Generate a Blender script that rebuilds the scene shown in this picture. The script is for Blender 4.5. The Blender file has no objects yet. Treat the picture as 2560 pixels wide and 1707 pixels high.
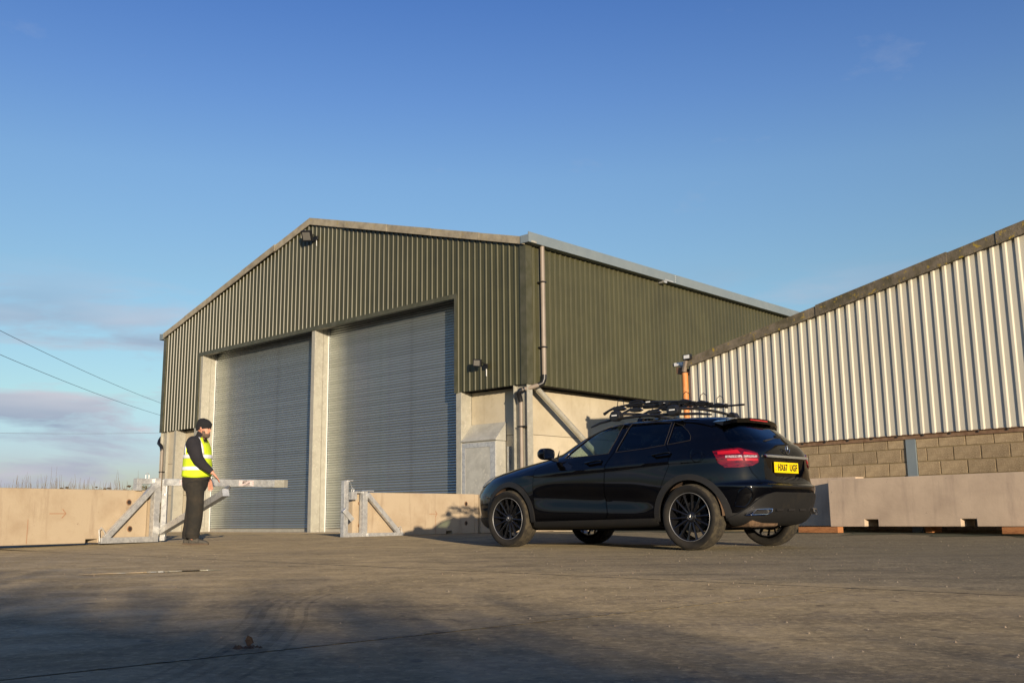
import bpy, bmesh, math, random
from mathutils import Vector, Matrix
random.seed(7)
sc = bpy.context.scene
COL = sc.collection
# ------------------------------------------------------------------ camera
CAMH = 0.3707
F_PX, PITCH, ROLL = 2474.93, 0.1752, -0.0112
cam_d = bpy.data.cameras.new("camera"); cam = bpy.data.objects.new("camera", cam_d); COL.objects.link(cam)
cam_d.sensor_width = 36.0; cam_d.lens = F_PX / 2560 * 36.0
cam_d.clip_start = 0.05; cam_d.clip_end = 4000
cp, sp, cr, sr = math.cos(PITCH), math.sin(PITCH), math.cos(ROLL), math.sin(ROLL)
R0 = Vector((1, 0, 0)); U0 = Vector((0, -sp, cp)); D0 = Vector((0, cp, sp))
Rv = R0 * cr + U0 * sr; Uv = -R0 * sr + U0 * cr
M = Matrix((Rv, Uv, -D0)).transposed().to_4x4(); M.translation = Vector((0, 0, CAMH))
cam.matrix_world = M
sc.camera = cam
# ------------------------------------------------------------------ light
SUN_AZ, SUN_EL = math.radians(163.4), math.radians(7.0)
sdir = Vector((math.sin(SUN_AZ) * math.cos(SUN_EL), math.cos(SUN_AZ) * math.cos(SUN_EL), math.sin(SUN_EL)))
ld = bpy.data.lights.new("sun", 'SUN'); lo = bpy.data.objects.new("sun", ld); COL.objects.link(lo)
ld.energy = 4.8; ld.angle = math.radians(0.5); ld.color = (1.0, 0.83, 0.62)
lo.rotation_euler = sdir.to_track_quat('Z', 'Y').to_euler(); lo.location = (0, 0, 30)
w = bpy.data.worlds.new("World"); sc.world = w; w.use_nodes = True
nt = w.node_tree; nt.nodes.clear()
def wn(t, **k):
    n = nt.nodes.new(t)
    for a, b in k.items(): setattr(n, a, b)
    return n
sky = wn('ShaderNodeTexSky', sky_type='NISHITA', sun_disc=False)
sky.sun_elevation = SUN_EL; sky.sun_rotation = SUN_AZ; sky.altitude = 50; sky.air_density = 1.15; sky.dust_density = 0.6; sky.ozone_density = 2.2
bg = wn('ShaderNodeBackground'); bg.inputs[1].default_value = 0.114
out = wn('ShaderNodeOutputWorld')
tc = wn('ShaderNodeTexCoord'); sx = wn('ShaderNodeSeparateXYZ')
L = nt.links.new
L(tc.outputs['Generated'], sx.inputs[0])
# cloud masks depend only on the direction in the sky
mp = wn('ShaderNodeMapping'); mp.inputs['Scale'].default_value = (4.6, 4.6, 24.0); mp.inputs['Location'].default_value = (0.3, 0.1, 0.0)
L(tc.outputs['Generated'], mp.inputs[0])
nz = wn('ShaderNodeTexNoise'); nz.inputs['Scale'].default_value = 1.0; nz.inputs['Detail'].default_value = 8; nz.inputs['Roughness'].default_value = 0.58; nz.inputs['Distortion'].default_value = 0.3
L(mp.outputs[0], nz.inputs['Vector'])
cr1 = wn('ShaderNodeValToRGB'); cr1.color_ramp.elements[0].position = 0.45; cr1.color_ramp.elements[1].position = 0.58
L(nz.outputs['Fac'], cr1.inputs[0])
band = wn('ShaderNodeMapRange', interpolation_type='SMOOTHSTEP'); band.inputs[1].default_value = 0.26; band.inputs[2].default_value = 0.13
L(sx.outputs[2], band.inputs[0])
mul = wn('ShaderNodeMath', operation='MULTIPLY'); L(cr1.outputs[0], mul.inputs[0]); L(band.outputs[0], mul.inputs[1])
mul2 = wn('ShaderNodeMath', operation='MULTIPLY'); L(mul.outputs[0], mul2.inputs[0]); mul2.inputs[1].default_value = 0.85
# thin cirrus higher up
mp2 = wn('ShaderNodeMapping'); mp2.inputs['Scale'].default_value = (3.0, 3.0, 7.0); mp2.inputs['Rotation'].default_value = (0.2, 0.5, 0.4); mp2.inputs['Location'].default_value = (2.3, 1.1, 0.7)
L(tc.outputs['Generated'], mp2.inputs[0])
nz2 = wn('ShaderNodeTexNoise'); nz2.inputs['Scale'].default_value = 1.6; nz2.inputs['Detail'].default_value = 6; nz2.inputs['Roughness'].default_value = 0.6
L(mp2.outputs[0], nz2.inputs['Vector'])
cr2 = wn('ShaderNodeValToRGB'); cr2.color_ramp.elements[0].position = 0.60; cr2.color_ramp.elements[1].position = 0.80
L(nz2.outputs['Fac'], cr2.inputs[0])
mul3 = wn('ShaderNodeMath', operation='MULTIPLY'); L(cr2.outputs[0], mul3.inputs[0]); mul3.inputs[1].default_value = 0.35
# cloud colour: pinkish where thick, lilac grey where thin
ccol = wn('ShaderNodeMixRGB'); ccol.inputs[1].default_value = (2.1, 2.45, 3.3, 1); ccol.inputs[2].default_value = (3.9, 3.75, 4.25, 1)
mp3 = wn('ShaderNodeMapping'); mp3.inputs['Scale'].default_value = (4.6, 4.6, 24.0); mp3.inputs['Location'].default_value = (0.3, 0.1, 0.35)
L(tc.outputs['Generated'], mp3.inputs[0])
nz3 = wn('ShaderNodeTexNoise'); nz3.inputs['Scale'].default_value = 1.0; nz3.inputs['Detail'].default_value = 3
L(mp3.outputs[0], nz3.inputs['Vector'])
cr3 = wn('ShaderNodeMapRange'); cr3.inputs[1].default_value = 0.65; cr3.inputs[2].default_value = 0.38; L(nz3.outputs['Fac'], cr3.inputs[0]); L(cr3.outputs[0], ccol.inputs[0])
# gentle colour correction of the sky with elevation (clear winter air)
tr = wn('ShaderNodeValToRGB'); els = tr.color_ramp.elements; TINT = [(0.0, (0.78, 0.94, 1.72)), (0.057, (0.84, 0.98, 1.75)), (0.117, (1.02, 1.16, 1.40)), (0.234, (1.02, 1.12, 1.29)), (0.33, (1.00, 1.12, 1.40)), (0.40, (0.82, 0.98, 1.44)), (0.50, (0.58, 0.80, 1.40)), (1.0, (0.55, 0.76, 1.38))]
while len(els) < len(TINT): els.new(0.5)
for e_, (p_, c_) in zip(els, TINT): e_.position = p_; e_.color = (c_[0] / 2.1, c_[1] / 2.1, c_[2] / 2.1, 1)
L(sx.outputs[2], tr.inputs[0])
hs = wn('ShaderNodeMixRGB', blend_type='MULTIPLY'); hs.inputs[0].default_value = 1.0; L(sky.outputs[0], hs.inputs[1])
hx = wn('ShaderNodeMixRGB', blend_type='MULTIPLY'); hx.inputs[0].default_value = 1.0; L(tr.outputs[0], hx.inputs[1]); hx.inputs[2].default_value = (2.1, 2.1, 2.1, 1); L(hx.outputs[0], hs.inputs[2])
m1 = wn('ShaderNodeMixRGB'); L(mul2.outputs[0], m1.inputs[0]); L(hs.outputs[0], m1.inputs[1]); L(ccol.outputs[0], m1.inputs[2])
m2 = wn('ShaderNodeMixRGB'); L(mul3.outputs[0], m2.inputs[0]); L(m1.outputs[0], m2.inputs[1]); m2.inputs[2].default_value = (3.0, 3.2, 3.9, 1)
L(m2.outputs[0], bg.inputs[0]); L(bg.outputs[0], out.inputs[0])
sc.view_settings.view_transform = 'Standard'; sc.view_settings.look = 'None'
sc.view_settings.exposure = 0.4; sc.view_settings.gamma = 1.0; sc.view_settings.use_curve_mapping = False

# ------------------------------------------------------------------ helpers
def lnk(o, parent=None):
    COL.objects.link(o)
    if parent is not None: o.parent = parent
    return o
def tag(o, label=None, cat=None, group=None, kind=None):
    if label: o["label"] = label
    if cat: o["category"] = cat
    if group: o["group"] = group
    if kind: o["kind"] = kind
    return o
def empty(name, loc=(0, 0, 0), rz=0.0, label=None, cat=None, group=None):
    o = bpy.data.objects.new(name, None); o.empty_display_size = 0.2
    o.location = loc; o.rotation_euler = (0, 0, rz); lnk(o)
    return tag(o, label, cat, group)
class MB:
    """collects simple solids into one mesh"""
    def __init__(s): s.v = []; s.f = []
    def add(s, vs, fs, mat=None):
        n = len(s.v)
        s.v += [tuple(mat @ Vector(p)) if mat is not None else tuple(p) for p in vs]
        s.f += [tuple(i + n for i in f) for f in fs]; return s
    def box(s, x0, x1, y0, y1, z0, z1, mat=None):
        if x0 > x1: x0, x1 = x1, x0
        if y0 > y1: y0, y1 = y1, y0
        if z0 > z1: z0, z1 = z1, z0
        v = [(x0, y0, z0), (x1, y0, z0), (x1, y1, z0), (x0, y1, z0), (x0, y0, z1), (x1, y0, z1), (x1, y1, z1), (x0, y1, z1)]
        return s.add(v, [(0, 3, 2, 1), (4, 5, 6, 7), (0, 1, 5, 4), (1, 2, 6, 5), (2, 3, 7, 6), (3, 0, 4, 7)], mat)
    def bar(s, p, q, w, h, up=(0, 0, 1), ext=0.0):
        """rectangular bar from p to q; w across, h along up"""
        p, q = Vector(p), Vector(q); d = (q - p).normalized(); p = p - d * ext; q = q + d * ext
        up = Vector(up); side = d.cross(up)
        if side.length < 1e-4: side = Vector((1, 0, 0))
        side.normalize(); u = side.cross(d).normalized()
        vs = []
        for c in (p, q):
            for a, b in ((-1, -1), (1, -1), (1, 1), (-1, 1)): vs.append(c + side * a * w / 2 + u * b * h / 2)
        return s.add(vs, [(0, 1, 2, 3), (7, 6, 5, 4), (0, 4, 5, 1), (1, 5, 6, 2), (2, 6, 7, 3), (3, 7, 4, 0)])
    def prism(s, poly, a0, a1, axis='y', mat=None):
        """poly in the two other axes, extruded from a0 to a1"""
        def pt(p, a):
            return {'y': (p[0], a, p[1]), 'x': (a, p[0], p[1]), 'z': (p[0], p[1], a)}[axis]
        n = len(poly); vs = [pt(p, a0) for p in poly] + [pt(p, a1) for p in poly]
        fs = [tuple(range(n)), tuple(range(2 * n - 1, n - 1, -1))] + [(i, i + n, (i + 1) % n + n, (i + 1) % n) for i in range(n)]
        return s.add(vs, fs, mat)
    def tube(s, pts, r, n=8, caps=True, closed=False):
        pts = [Vector(p) for p in pts]; m = len(pts); rs = r if isinstance(r, (list, tuple)) else [r] * m
        base = len(s.v); prev = None
        for i, p in enumerate(pts):
            if closed: t = (pts[(i + 1) % m] - pts[i - 1])
            else: t = (pts[min(i + 1, m - 1)] - pts[max(i - 1, 0)])
            t.normalize()
            if prev is None:
                a = Vector((0, 0, 1)) if abs(t.z) < 0.9 else Vector((1, 0, 0)); e = t.cross(a).normalized()
            else:
                e = prev - t * prev.dot(t); e = e.normalized() if e.length > 1e-6 else t.orthogonal().normalized()
            prev = e; g = t.cross(e)
            for k in range(n):
                a = 2 * math.pi * k / n; s.v.append(tuple(p + (e * math.cos(a) + g * math.sin(a)) * rs[i]))
        for i in range(m if closed else m - 1):
            for k in range(n):
                a = base + i * n; b = base + ((i + 1) % m) * n
                s.f.append((a + k, a + (k + 1) % n, b + (k + 1) % n, b + k))
        if caps and not closed:
            s.f.append(tuple(base + k for k in range(n - 1, -1, -1))); s.f.append(tuple(base + (m - 1) * n + k for k in range(n)))
        return s
    def rings(s, rs, cap=True, close_u=True):
        base = len(s.v); n = len(rs[0])
        for r in rs: s.v += [tuple(p) for p in r]
        for i in range(len(rs) - 1):
            for k in range(n if close_u else n - 1):
                a = base + i * n; b = a + n; s.f.append((a + k, a + (k + 1) % n, b + (k + 1) % n, b + k))
        if cap:
            s.f.append(tuple(base + k for k in range(n - 1, -1, -1))); s.f.append(tuple(base + (len(rs) - 1) * n + k for k in range(n)))
        return s
    def lathe(s, prof, n=32, axis='y', c=(0, 0, 0), closed=True):
        """prof: list of (radius, along axis)"""
        base = len(s.v); m = len(prof)
        for i in range(n):
            a = 2 * math.pi * i / n
            for r, h in prof:
                if axis == 'y': p = (c[0] + r * math.cos(a), c[1] + h, c[2] + r * math.sin(a))
                elif axis == 'z': p = (c[0] + r * math.cos(a), c[1] + r * math.sin(a), c[2] + h)
                else: p = (c[0] + h, c[1] + r * math.cos(a), c[2] + r * math.sin(a))
                s.v.append(p)
        for i in range(n):
            j = (i + 1) % n
            for k in range(m if closed else m - 1):
                l = (k + 1) % m
                s.f.append((base + i * m + k, base + i * m + l, base + j * m + l, base + j * m + k))
        return s
    def mesh(s, name, mat=None, smooth=None, fix=True):
        me = bpy.data.meshes.new(name); me.from_pydata(s.v, [], s.f); 
        if fix:
            bm = bmesh.new(); bm.from_mesh(me); bmesh.ops.recalc_face_normals(bm, faces=bm.faces); bm.to_mesh(me); bm.free()
        if smooth is not None:
            me.shade_smooth(); me.set_sharp_from_angle(angle=math.radians(smooth))
        if mat: me.materials.append(mat)
        return me
    def build(s, name, mat=None, parent=None, smooth=None, bevel=0, fix=True, kind=None, label=None):
        me = s.mesh(name, mat, smooth, fix); o = lnk(bpy.data.objects.new(name, me), parent)
        if bevel:
            b = o.modifiers.new('bevel', 'BEVEL'); b.width = bevel; b.segments = 2; b.limit_method = 'ANGLE'; b.angle_limit = math.radians(40); b.harden_normals = False
        if kind: o["kind"] = kind
        if label: o["label"] = label
        return o
def inst(mesh, name, parent, loc=(0, 0, 0), rot=(0, 0, 0), scale=(1, 1, 1)):
    o = lnk(bpy.data.objects.new(name, mesh), parent); o.location = loc; o.rotation_euler = rot; o.scale = scale; return o

# ------------------------------------------------------------------ materials
MATS = {}
def mat(name, color, rough=0.6, metal=0.0, spec=0.5, n1=None, n2=None, bump=0, bscale=40, coat=0, coords='Object', detail=6, rvar=0, coat_r=0.05, extra=None, stretch=(1, 1, 1), streak=None, vary=0):
    """principled with up to two noise driven colour variations; n = (color2, scale, lo, hi)"""
    m = bpy.data.materials.new(name); m.use_nodes = True; t = m.node_tree; b = t.nodes['Principled BSDF']
    b.inputs['Base Color'].default_value = (*color, 1); b.inputs['Roughness'].default_value = rough; b.inputs['Metallic'].default_value = metal
    b.inputs['Specular IOR Level'].default_value = spec; b.inputs['Coat Weight'].default_value = coat; b.inputs['Coat Roughness'].default_value = coat_r
    tcn = t.nodes.new('ShaderNodeTexCoord'); mp_ = t.nodes.new('ShaderNodeMapping'); mp_.inputs['Scale'].default_value = stretch
    t.links.new(tcn.outputs[coords], mp_.inputs[0]); vec = mp_.outputs[0]
    last = None
    def nzn(scale, det=detail, ro=0.6):
        n = t.nodes.new('ShaderNodeTexNoise'); n.inputs['Scale'].default_value = scale; n.inputs['Detail'].default_value = det; n.inputs['Roughness'].default_value = ro
        t.links.new(vec, n.inputs['Vector']); return n
    for nn in (n1, n2):
        if not nn: continue
        c2, scl, lo_, hi_ = nn
        n = nzn(scl); r = t.nodes.new('ShaderNodeMapRange'); r.inputs[1].default_value = lo_; r.inputs[2].default_value = hi_
        t.links.new(n.outputs['Fac'], r.inputs[0])
        mx = t.nodes.new('ShaderNodeMixRGB'); t.links.new(r.outputs[0], mx.inputs[0])
        if last is None: mx.inputs[1].default_value = (*color, 1)
        else: t.links.new(last, mx.inputs[1])
        mx.inputs[2].default_value = (*c2, 1); last = mx.outputs[0]
    if streak:
        m3 = t.nodes.new('ShaderNodeMapping'); m3.inputs['Scale'].default_value = streak[1]; t.links.new(tcn.outputs[coords], m3.inputs[0])
        n = t.nodes.new('ShaderNodeTexNoise'); n.inputs['Scale'].default_value = 1.0; n.inputs['Detail'].default_value = 6; n.inputs['Roughness'].default_value = 0.65; t.links.new(m3.outputs[0], n.inputs['Vector'])
        r = t.nodes.new('ShaderNodeMapRange'); r.inputs[1].default_value = streak[2]; r.inputs[2].default_value = streak[3]; r.inputs[4].default_value = streak[4]; t.links.new(n.outputs['Fac'], r.inputs[0])
        mx = t.nodes.new('ShaderNodeMixRGB'); t.links.new(r.outputs[0], mx.inputs[0])
        if last is None: mx.inputs[1].default_value = (*color, 1)
        else: t.links.new(last, mx.inputs[1])
        mx.inputs[2].default_value = (*streak[0], 1); last = mx.outputs[0]
    if vary:
        oi = t.nodes.new('ShaderNodeObjectInfo'); r = t.nodes.new('ShaderNodeMapRange'); r.inputs[3].default_value = 1 - vary; r.inputs[4].default_value = 1 + vary; t.links.new(oi.outputs['Random'], r.inputs[0])
        hv_ = t.nodes.new('ShaderNodeHueSaturation'); t.links.new(r.outputs[0], hv_.inputs['Value'])
        if last is None: hv_.inputs['Color'].default_value = (*color, 1)
        else: t.links.new(last, hv_.inputs['Color'])
        last = hv_.outputs[0]
    if last is not None: t.links.new(last, b.inputs['Base Color'])
    if rvar:
        n = nzn(bscale * 0.2); r = t.nodes.new('ShaderNodeMapRange'); r.inputs[3].default_value = rough - rvar; r.inputs[4].default_value = rough + rvar
        r.inputs[1].default_value = 0.3; r.inputs[2].default_value = 0.7
        t.links.new(n.outputs['Fac'], r.inputs[0]); t.links.new(r.outputs[0], b.inputs['Roughness'])
    if bump:
        n = nzn(bscale, 8, 0.65); bp = t.nodes.new('ShaderNodeBump'); bp.inputs['Strength'].default_value = 1.0; bp.inputs['Distance'].default_value = bump
        t.links.new(n.outputs['Fac'], bp.inputs['Height']); t.links.new(bp.outputs[0], b.inputs['Normal'])
    MATS[name] = m
    return m
M_olive = mat('olive_cladding', (0.060, 0.0575, 0.026), 0.37, spec=0.38, n1=((0.048, 0.046, 0.021), 1.2, 0.4, 0.7), n2=((0.12, 0.11, 0.08), 9, 0.68, 0.8), bump=0.0006, bscale=5, vary=0.07, streak=((0.09, 0.08, 0.045), (9, 9, 0.5), 0.58, 0.75, 0.5))
M_olive_trim = mat('olive_trim', (0.054, 0.052, 0.024), 0.4, spec=0.5, n1=((0.085, 0.08, 0.05), 3, 0.4, 0.7))
M_cream = mat('cream_cladding', (0.53, 0.50, 0.41), 0.6, spec=0.25, n1=((0.47, 0.44, 0.36), 1.0, 0.4, 0.75), n2=((0.36, 0.32, 0.25), 5, 0.62, 0.85), bump=0.0005, bscale=4, stretch=(1, 1, 0.35), vary=0.05, streak=((0.30, 0.25, 0.18), (14, 14, 0.45), 0.60, 0.78, 0.6))
M_verge = mat('fibre_cement', (0.33, 0.29, 0.21), 0.85, n1=((0.20, 0.17, 0.12), 4, 0.4, 0.7), n2=((0.34, 0.26, 0.06), 7, 0.60, 0.72), bump=0.004, bscale=30, vary=0.10)
M_verge2 = mat('mossy_fibre_cement', (0.19, 0.155, 0.11), 0.9, n1=((0.085, 0.072, 0.04), 5, 0.35, 0.65), n2=((0.34, 0.24, 0.03), 9, 0.58, 0.66), bump=0.01, bscale=40, vary=0.10)
M_gutter = mat('grey_gutter_steel', (0.22, 0.26, 0.27), 0.5, metal=0.2, n1=((0.19, 0.23, 0.245), 2, 0.4, 0.7))
M_galv = mat('galvanised_steel', (0.62, 0.62, 0.59), 0.40, metal=0.5, n1=((0.46, 0.46, 0.45), 14, 0.4, 0.6), n2=((0.66, 0.66, 0.63), 30, 0.55, 0.7), rvar=0.12, bscale=60, bump=0.0006)
M_galv_dull = mat('dull_galvanised_steel', (0.38, 0.365, 0.30), 0.55, metal=0.15, n1=((0.32, 0.305, 0.25), 5, 0.4, 0.65), n2=((0.48, 0.45, 0.38), 18, 0.55, 0.7), bump=0.0008, bscale=30)
M_galv_light = mat('pale_galvanised_sheet', (0.50, 0.49, 0.43), 0.5, metal=0.25, n1=((0.40, 0.39, 0.34), 3, 0.4, 0.65), n2=((0.58, 0.56, 0.48), 14, 0.55, 0.7))
M_slat = mat('roller_door_steel', (0.44, 0.475, 0.45), 0.34, metal=0.85, n1=((0.42, 0.43, 0.43), 1.0, 0.4, 0.7), n2=((0.60, 0.60, 0.58), 40, 0.7, 0.76), vary=0.07, streak=((0.30, 0.31, 0.29), (1.5, 1.5, 1.5), 0.5, 0.7, 0.6))
M_conc_panel = mat('cream_concrete', (0.50, 0.44, 0.32), 0.85, n1=((0.42, 0.36, 0.25), 1.6, 0.4, 0.7), n2=((0.34, 0.29, 0.2), 9, 0.62, 0.8), bump=0.003, bscale=12, vary=0.05, streak=((0.34, 0.28, 0.19), (5, 5, 0.5), 0.55, 0.75, 0.5))
M_barrier = mat('barrier_concrete', (0.44, 0.35, 0.235), 0.9, n1=((0.37, 0.28, 0.18), 2.2, 0.45, 0.7), n2=((0.24, 0.16, 0.10), 16, 0.64, 0.76), bump=0.003, bscale=25, streak=((0.28, 0.20, 0.13), (7, 7, 0.9), 0.56, 0.72, 0.6))
M_barrier2 = mat('pinkish_barrier_concrete', (0.54, 0.42, 0.30), 0.9, n1=((0.42, 0.32, 0.23), 1.6, 0.4, 0.7), n2=((0.22, 0.17, 0.14), 22, 0.64, 0.74), bump=0.003, bscale=25, streak=((0.33, 0.25, 0.19), (6, 6, 0.8), 0.54, 0.72, 0.55))
M_hole = mat('hole_shade_dark', (0.03, 0.02, 0.015), 0.95)
M_block = mat('block_masonry', (0.335, 0.25, 0.145), 0.95, n1=((0.24, 0.175, 0.10), 5, 0.4, 0.65), n2=((0.42, 0.33, 0.20), 45, 0.48, 0.7), bump=0.006, bscale=70, vary=0.16)
M_mortar = mat('mortar', (0.20, 0.15, 0.08), 0.95, n1=((0.3, 0.23, 0.12), 8, 0.4, 0.7), bump=0.003, bscale=60)
M_pipe = mat('brown_grey_pipe', (0.26, 0.215, 0.17), 0.5, n1=((0.22, 0.18, 0.14), 4, 0.4, 0.7))
M_black = mat('black_plastic', (0.012, 0.012, 0.013), 0.4, spec=0.5)
M_rust_pipe = mat('orange_clay_pipe', (0.62, 0.23, 0.06), 0.6, n1=((0.45, 0.17, 0.05), 4, 0.4, 0.7), n2=((0.70, 0.32, 0.12), 14, 0.55, 0.7))
M_rust = mat('rusty_gutter', (0.16, 0.09, 0.05), 0.8, n1=((0.26, 0.17, 0.1), 8, 0.4, 0.7), bump=0.003)
M_wood = mat('orange_timber', (0.42, 0.18, 0.06), 0.8, n1=((0.24, 0.09, 0.03), 9, 0.4, 0.65), bump=0.003, bscale=20, stretch=(1, 8, 8))
M_white = mat('white_paint', (0.75, 0.75, 0.72), 0.35)
M_lens = mat('lamp_lens', (0.16, 0.15, 0.13), 0.25)
M_wire = mat('wire', (0.10, 0.11, 0.15), 0.6)
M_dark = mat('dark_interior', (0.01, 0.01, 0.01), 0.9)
# ================================================================== GROUND
def sstep(a, b, x):
    t = min(1, max(0, (x - a) / (b - a))); return t * t * (3 - 2 * t)
def gz(x, y): return 0.05 * sstep(12.5, 18, y) - 0.06 * sstep(20.5, 27, y)
JI = Vector((1.70, 5.10, 0)); E1 = Vector((-0.704, 0.710, 0)); E2 = Vector((0.745, 0.667, 0))
def jp(a, b): return JI + E1 * a + E2 * b
def ground_mat():
    """weathered yard concrete turning into gritty tarmac towards the right"""
    m = bpy.data.materials.new('yard_surface'); m.use_nodes = True; t = m.node_tree; b = t.nodes['Principled BSDF']
    N = t.nodes.new; l = t.links.new
    tc_ = N('ShaderNodeTexCoord'); 
    def noise(scale, det=8, ro=0.6, st=(1, 1, 1), dist=0, rot=0):
        mp_ = N('ShaderNodeMapping'); mp_.inputs['Scale'].default_value = st; mp_.inputs['Rotation'].default_value = (0, 0, rot); l(tc_.outputs['Object'], mp_.inputs[0])
        n = N('ShaderNodeTexNoise'); n.inputs['Scale'].default_value = scale; n.inputs['Detail'].default_value = det; n.inputs['Roughness'].default_value = ro; n.inputs['Distortion'].default_value = dist
        l(mp_.outputs[0], n.inputs['Vector']); return n.outputs['Fac']
    def mr(v, a, b_, c=0, d=1):
        r = N('ShaderNodeMapRange'); r.inputs[1].default_value = a; r.inputs[2].default_value = b_; r.inputs[3].default_value = c; r.inputs[4].default_value = d; l(v, r.inputs[0]); return r.outputs[0]
    def mix(f, c1, c2):
        x = N('ShaderNodeMixRGB')
        if isinstance(f, float): x.inputs[0].default_value = f
        else: l(f, x.inputs[0])
        for i, c in ((1, c1), (2, c2)):
            if isinstance(c, tuple): x.inputs[i].default_value = (*c, 1)
            else: l(c, x.inputs[i])
        return x.outputs[0]
    def math_(op, a, b_):
        x = N('ShaderNodeMath'); x.operation = op
        for i, c in ((0, a), (1, b_)):
            if isinstance(c, (int, float)): x.inputs[i].default_value = c
            else: l(c, x.inputs[i])
        return x.outputs[0]
    big = noise(0.35, 5, 0.55, dist=0.6); mid = noise(2.2, 8, 0.65, dist=0.4); fine = noise(28, 6, 0.7); streak = noise(1.1, 6, 0.6, st=(0.35, 2.4, 1), rot=0.2, dist=0.8)
    c = mix(mr(big, 0.38, 0.62), (0.176, 0.138, 0.076), (0.129, 0.102, 0.057))
    m2_ = noise(6.0, 8, 0.7, dist=0.5); sp_n = noise(45, 4, 0.75)
    c = mix(mr(mid, 0.42, 0.66, 0, 0.7), c, (0.077, 0.061, 0.035))
    c = mix(mr(m2_, 0.50, 0.66, 0, 0.6), c, (0.073, 0.056, 0.032))
    c = mix(mr(m2_, 0.46, 0.30, 0, 0.6), c, (0.232, 0.184, 0.106))
    c = mix(mr(streak, 0.52, 0.68, 0, 0.65), c, (0.061, 0.046, 0.026))
    c = mix(mr(fine, 0.50, 0.66, 0, 0.75), c, (0.257, 0.205, 0.120))
    c = mix(mr(sp_n, 0.56, 0.64, 0, 0.7), c, (0.043, 0.033, 0.020))
    pits = noise(9, 3, 0.5, dist=0.3)
    c = mix(mr(pits, 0.64, 0.70, 0, 0.7), c, (0.043, 0.031, 0.019))
    # hairline cracks
    vc = N('ShaderNodeTexVoronoi'); vc.feature = 'DISTANCE_TO_EDGE'; vc.inputs['Scale'].default_value = 0.42; vc.inputs['Randomness'].default_value = 1.0
    wv = N('ShaderNodeVectorMath'); wv.operation = 'ADD'; nv = N('ShaderNodeTexNoise'); nv.inputs['Scale'].default_value = 1.7; nv.inputs['Detail'].default_value = 6; l(tc_.outputs['Object'], nv.inputs['Vector']); l(tc_.outputs['Object'], wv.inputs[0]); l(nv.outputs['Color'], wv.inputs[1]); l(wv.outputs[0], vc.inputs['Vector'])
    crack = math_('MULTIPLY', mr(vc.outputs['Distance'], 0.006, 0.001), mr(big, 0.48, 0.56))
    c = mix(math_('MULTIPLY', crack, 0.7), c, (0.034, 0.025, 0.014))
    # gritty tarmac on the right hand side
    sep = N('ShaderNodeSeparateXYZ'); l(tc_.outputs['Object'], sep.inputs[0])
    e2 = math_('ADD', math_('MULTIPLY', math_('SUBTRACT', sep.outputs[0], 1.70), 0.71), math_('MULTIPLY', math_('SUBTRACT', sep.outputs[1], 5.10), 0.704))
    k = math_('ADD', math_('MULTIPLY', math_('SUBTRACT', mid, 0.5), 2.5), math_('ADD', math_('MULTIPLY', sep.outputs[0], 0.55), math_('MULTIPLY', sep.outputs[1], 0.05)))
    tmask = math_('MULTIPLY', mr(k, -0.2, 2.4), mr(e2, 0.02, 0.35))
    vor = N('ShaderNodeTexVoronoi'); vor.inputs['Scale'].default_value = 75; l(tc_.outputs['Object'], vor.inputs['Vector'])
    sepc = N('ShaderNodeSeparateColor'); l(vor.outputs['Color'], sepc.inputs[0])
    tar = mix(mr(sepc.outputs[0], 0.55, 1.0, 0, 0.9), (0.052, 0.045, 0.031), (0.223, 0.193, 0.127))
    tar = mix(mr(m2_, 0.48, 0.66, 0, 0.55), tar, (0.030, 0.025, 0.018))
    tar = mix(mr(big, 0.35, 0.65, 0.1, 0.55), tar, (0.081, 0.068, 0.041))
    tar = mix(mr(streak, 0.5, 0.72, 0, 0.7), tar, (0.031, 0.025, 0.017))
    c = mix(tmask, c, tar)
    l(c, b.inputs['Base Color'])
    l(mr(mid, 0.35, 0.7, 0.62, 0.9), b.inputs['Roughness'])
    b.inputs['Specular IOR Level'].default_value = 0.35; b.inputs['Diffuse Roughness'].default_value = 1.0
    hgt = math_('ADD', math_('MULTIPLY', fine, 0.35), math_('ADD', math_('MULTIPLY', mid, 1.0), math_('MULTIPLY', math_('MULTIPLY', sepc.outputs[1], tmask), 0.45)))
    bp = N('ShaderNodeBump'); bp.inputs['Strength'].default_value = 0.8; bp.inputs['Distance'].default_value = 0.0055; l(hgt, bp.inputs['Height']); l(bp.outputs[0], b.inputs['Normal'])
    return m
M_yard = ground_mat()
M_field = mat('field_earth', (0.09, 0.075, 0.04), 0.95, n1=((0.05, 0.06, 0.02), 0.1, 0.4, 0.6))
M_bed = mat('mossy_joint', (0.10, 0.085, 0.035), 0.95, n1=((0.05, 0.035, 0.02), 3, 0.4, 0.6), bump=0.004, bscale=60)
M_moss = mat('green_moss', (0.055, 0.062, 0.018), 0.95, n1=((0.10, 0.085, 0.045), 3.0, 0.45, 0.65), bump=0.01, bscale=60)

o = MB().add([(-1500, -1500, -0.09), (1500, -1500, -0.09), (1500, 1500, -0.09), (-1500, 1500, -0.09)], [(0, 1, 2, 3)]).build('ground', M_field, kind='structure')
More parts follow.
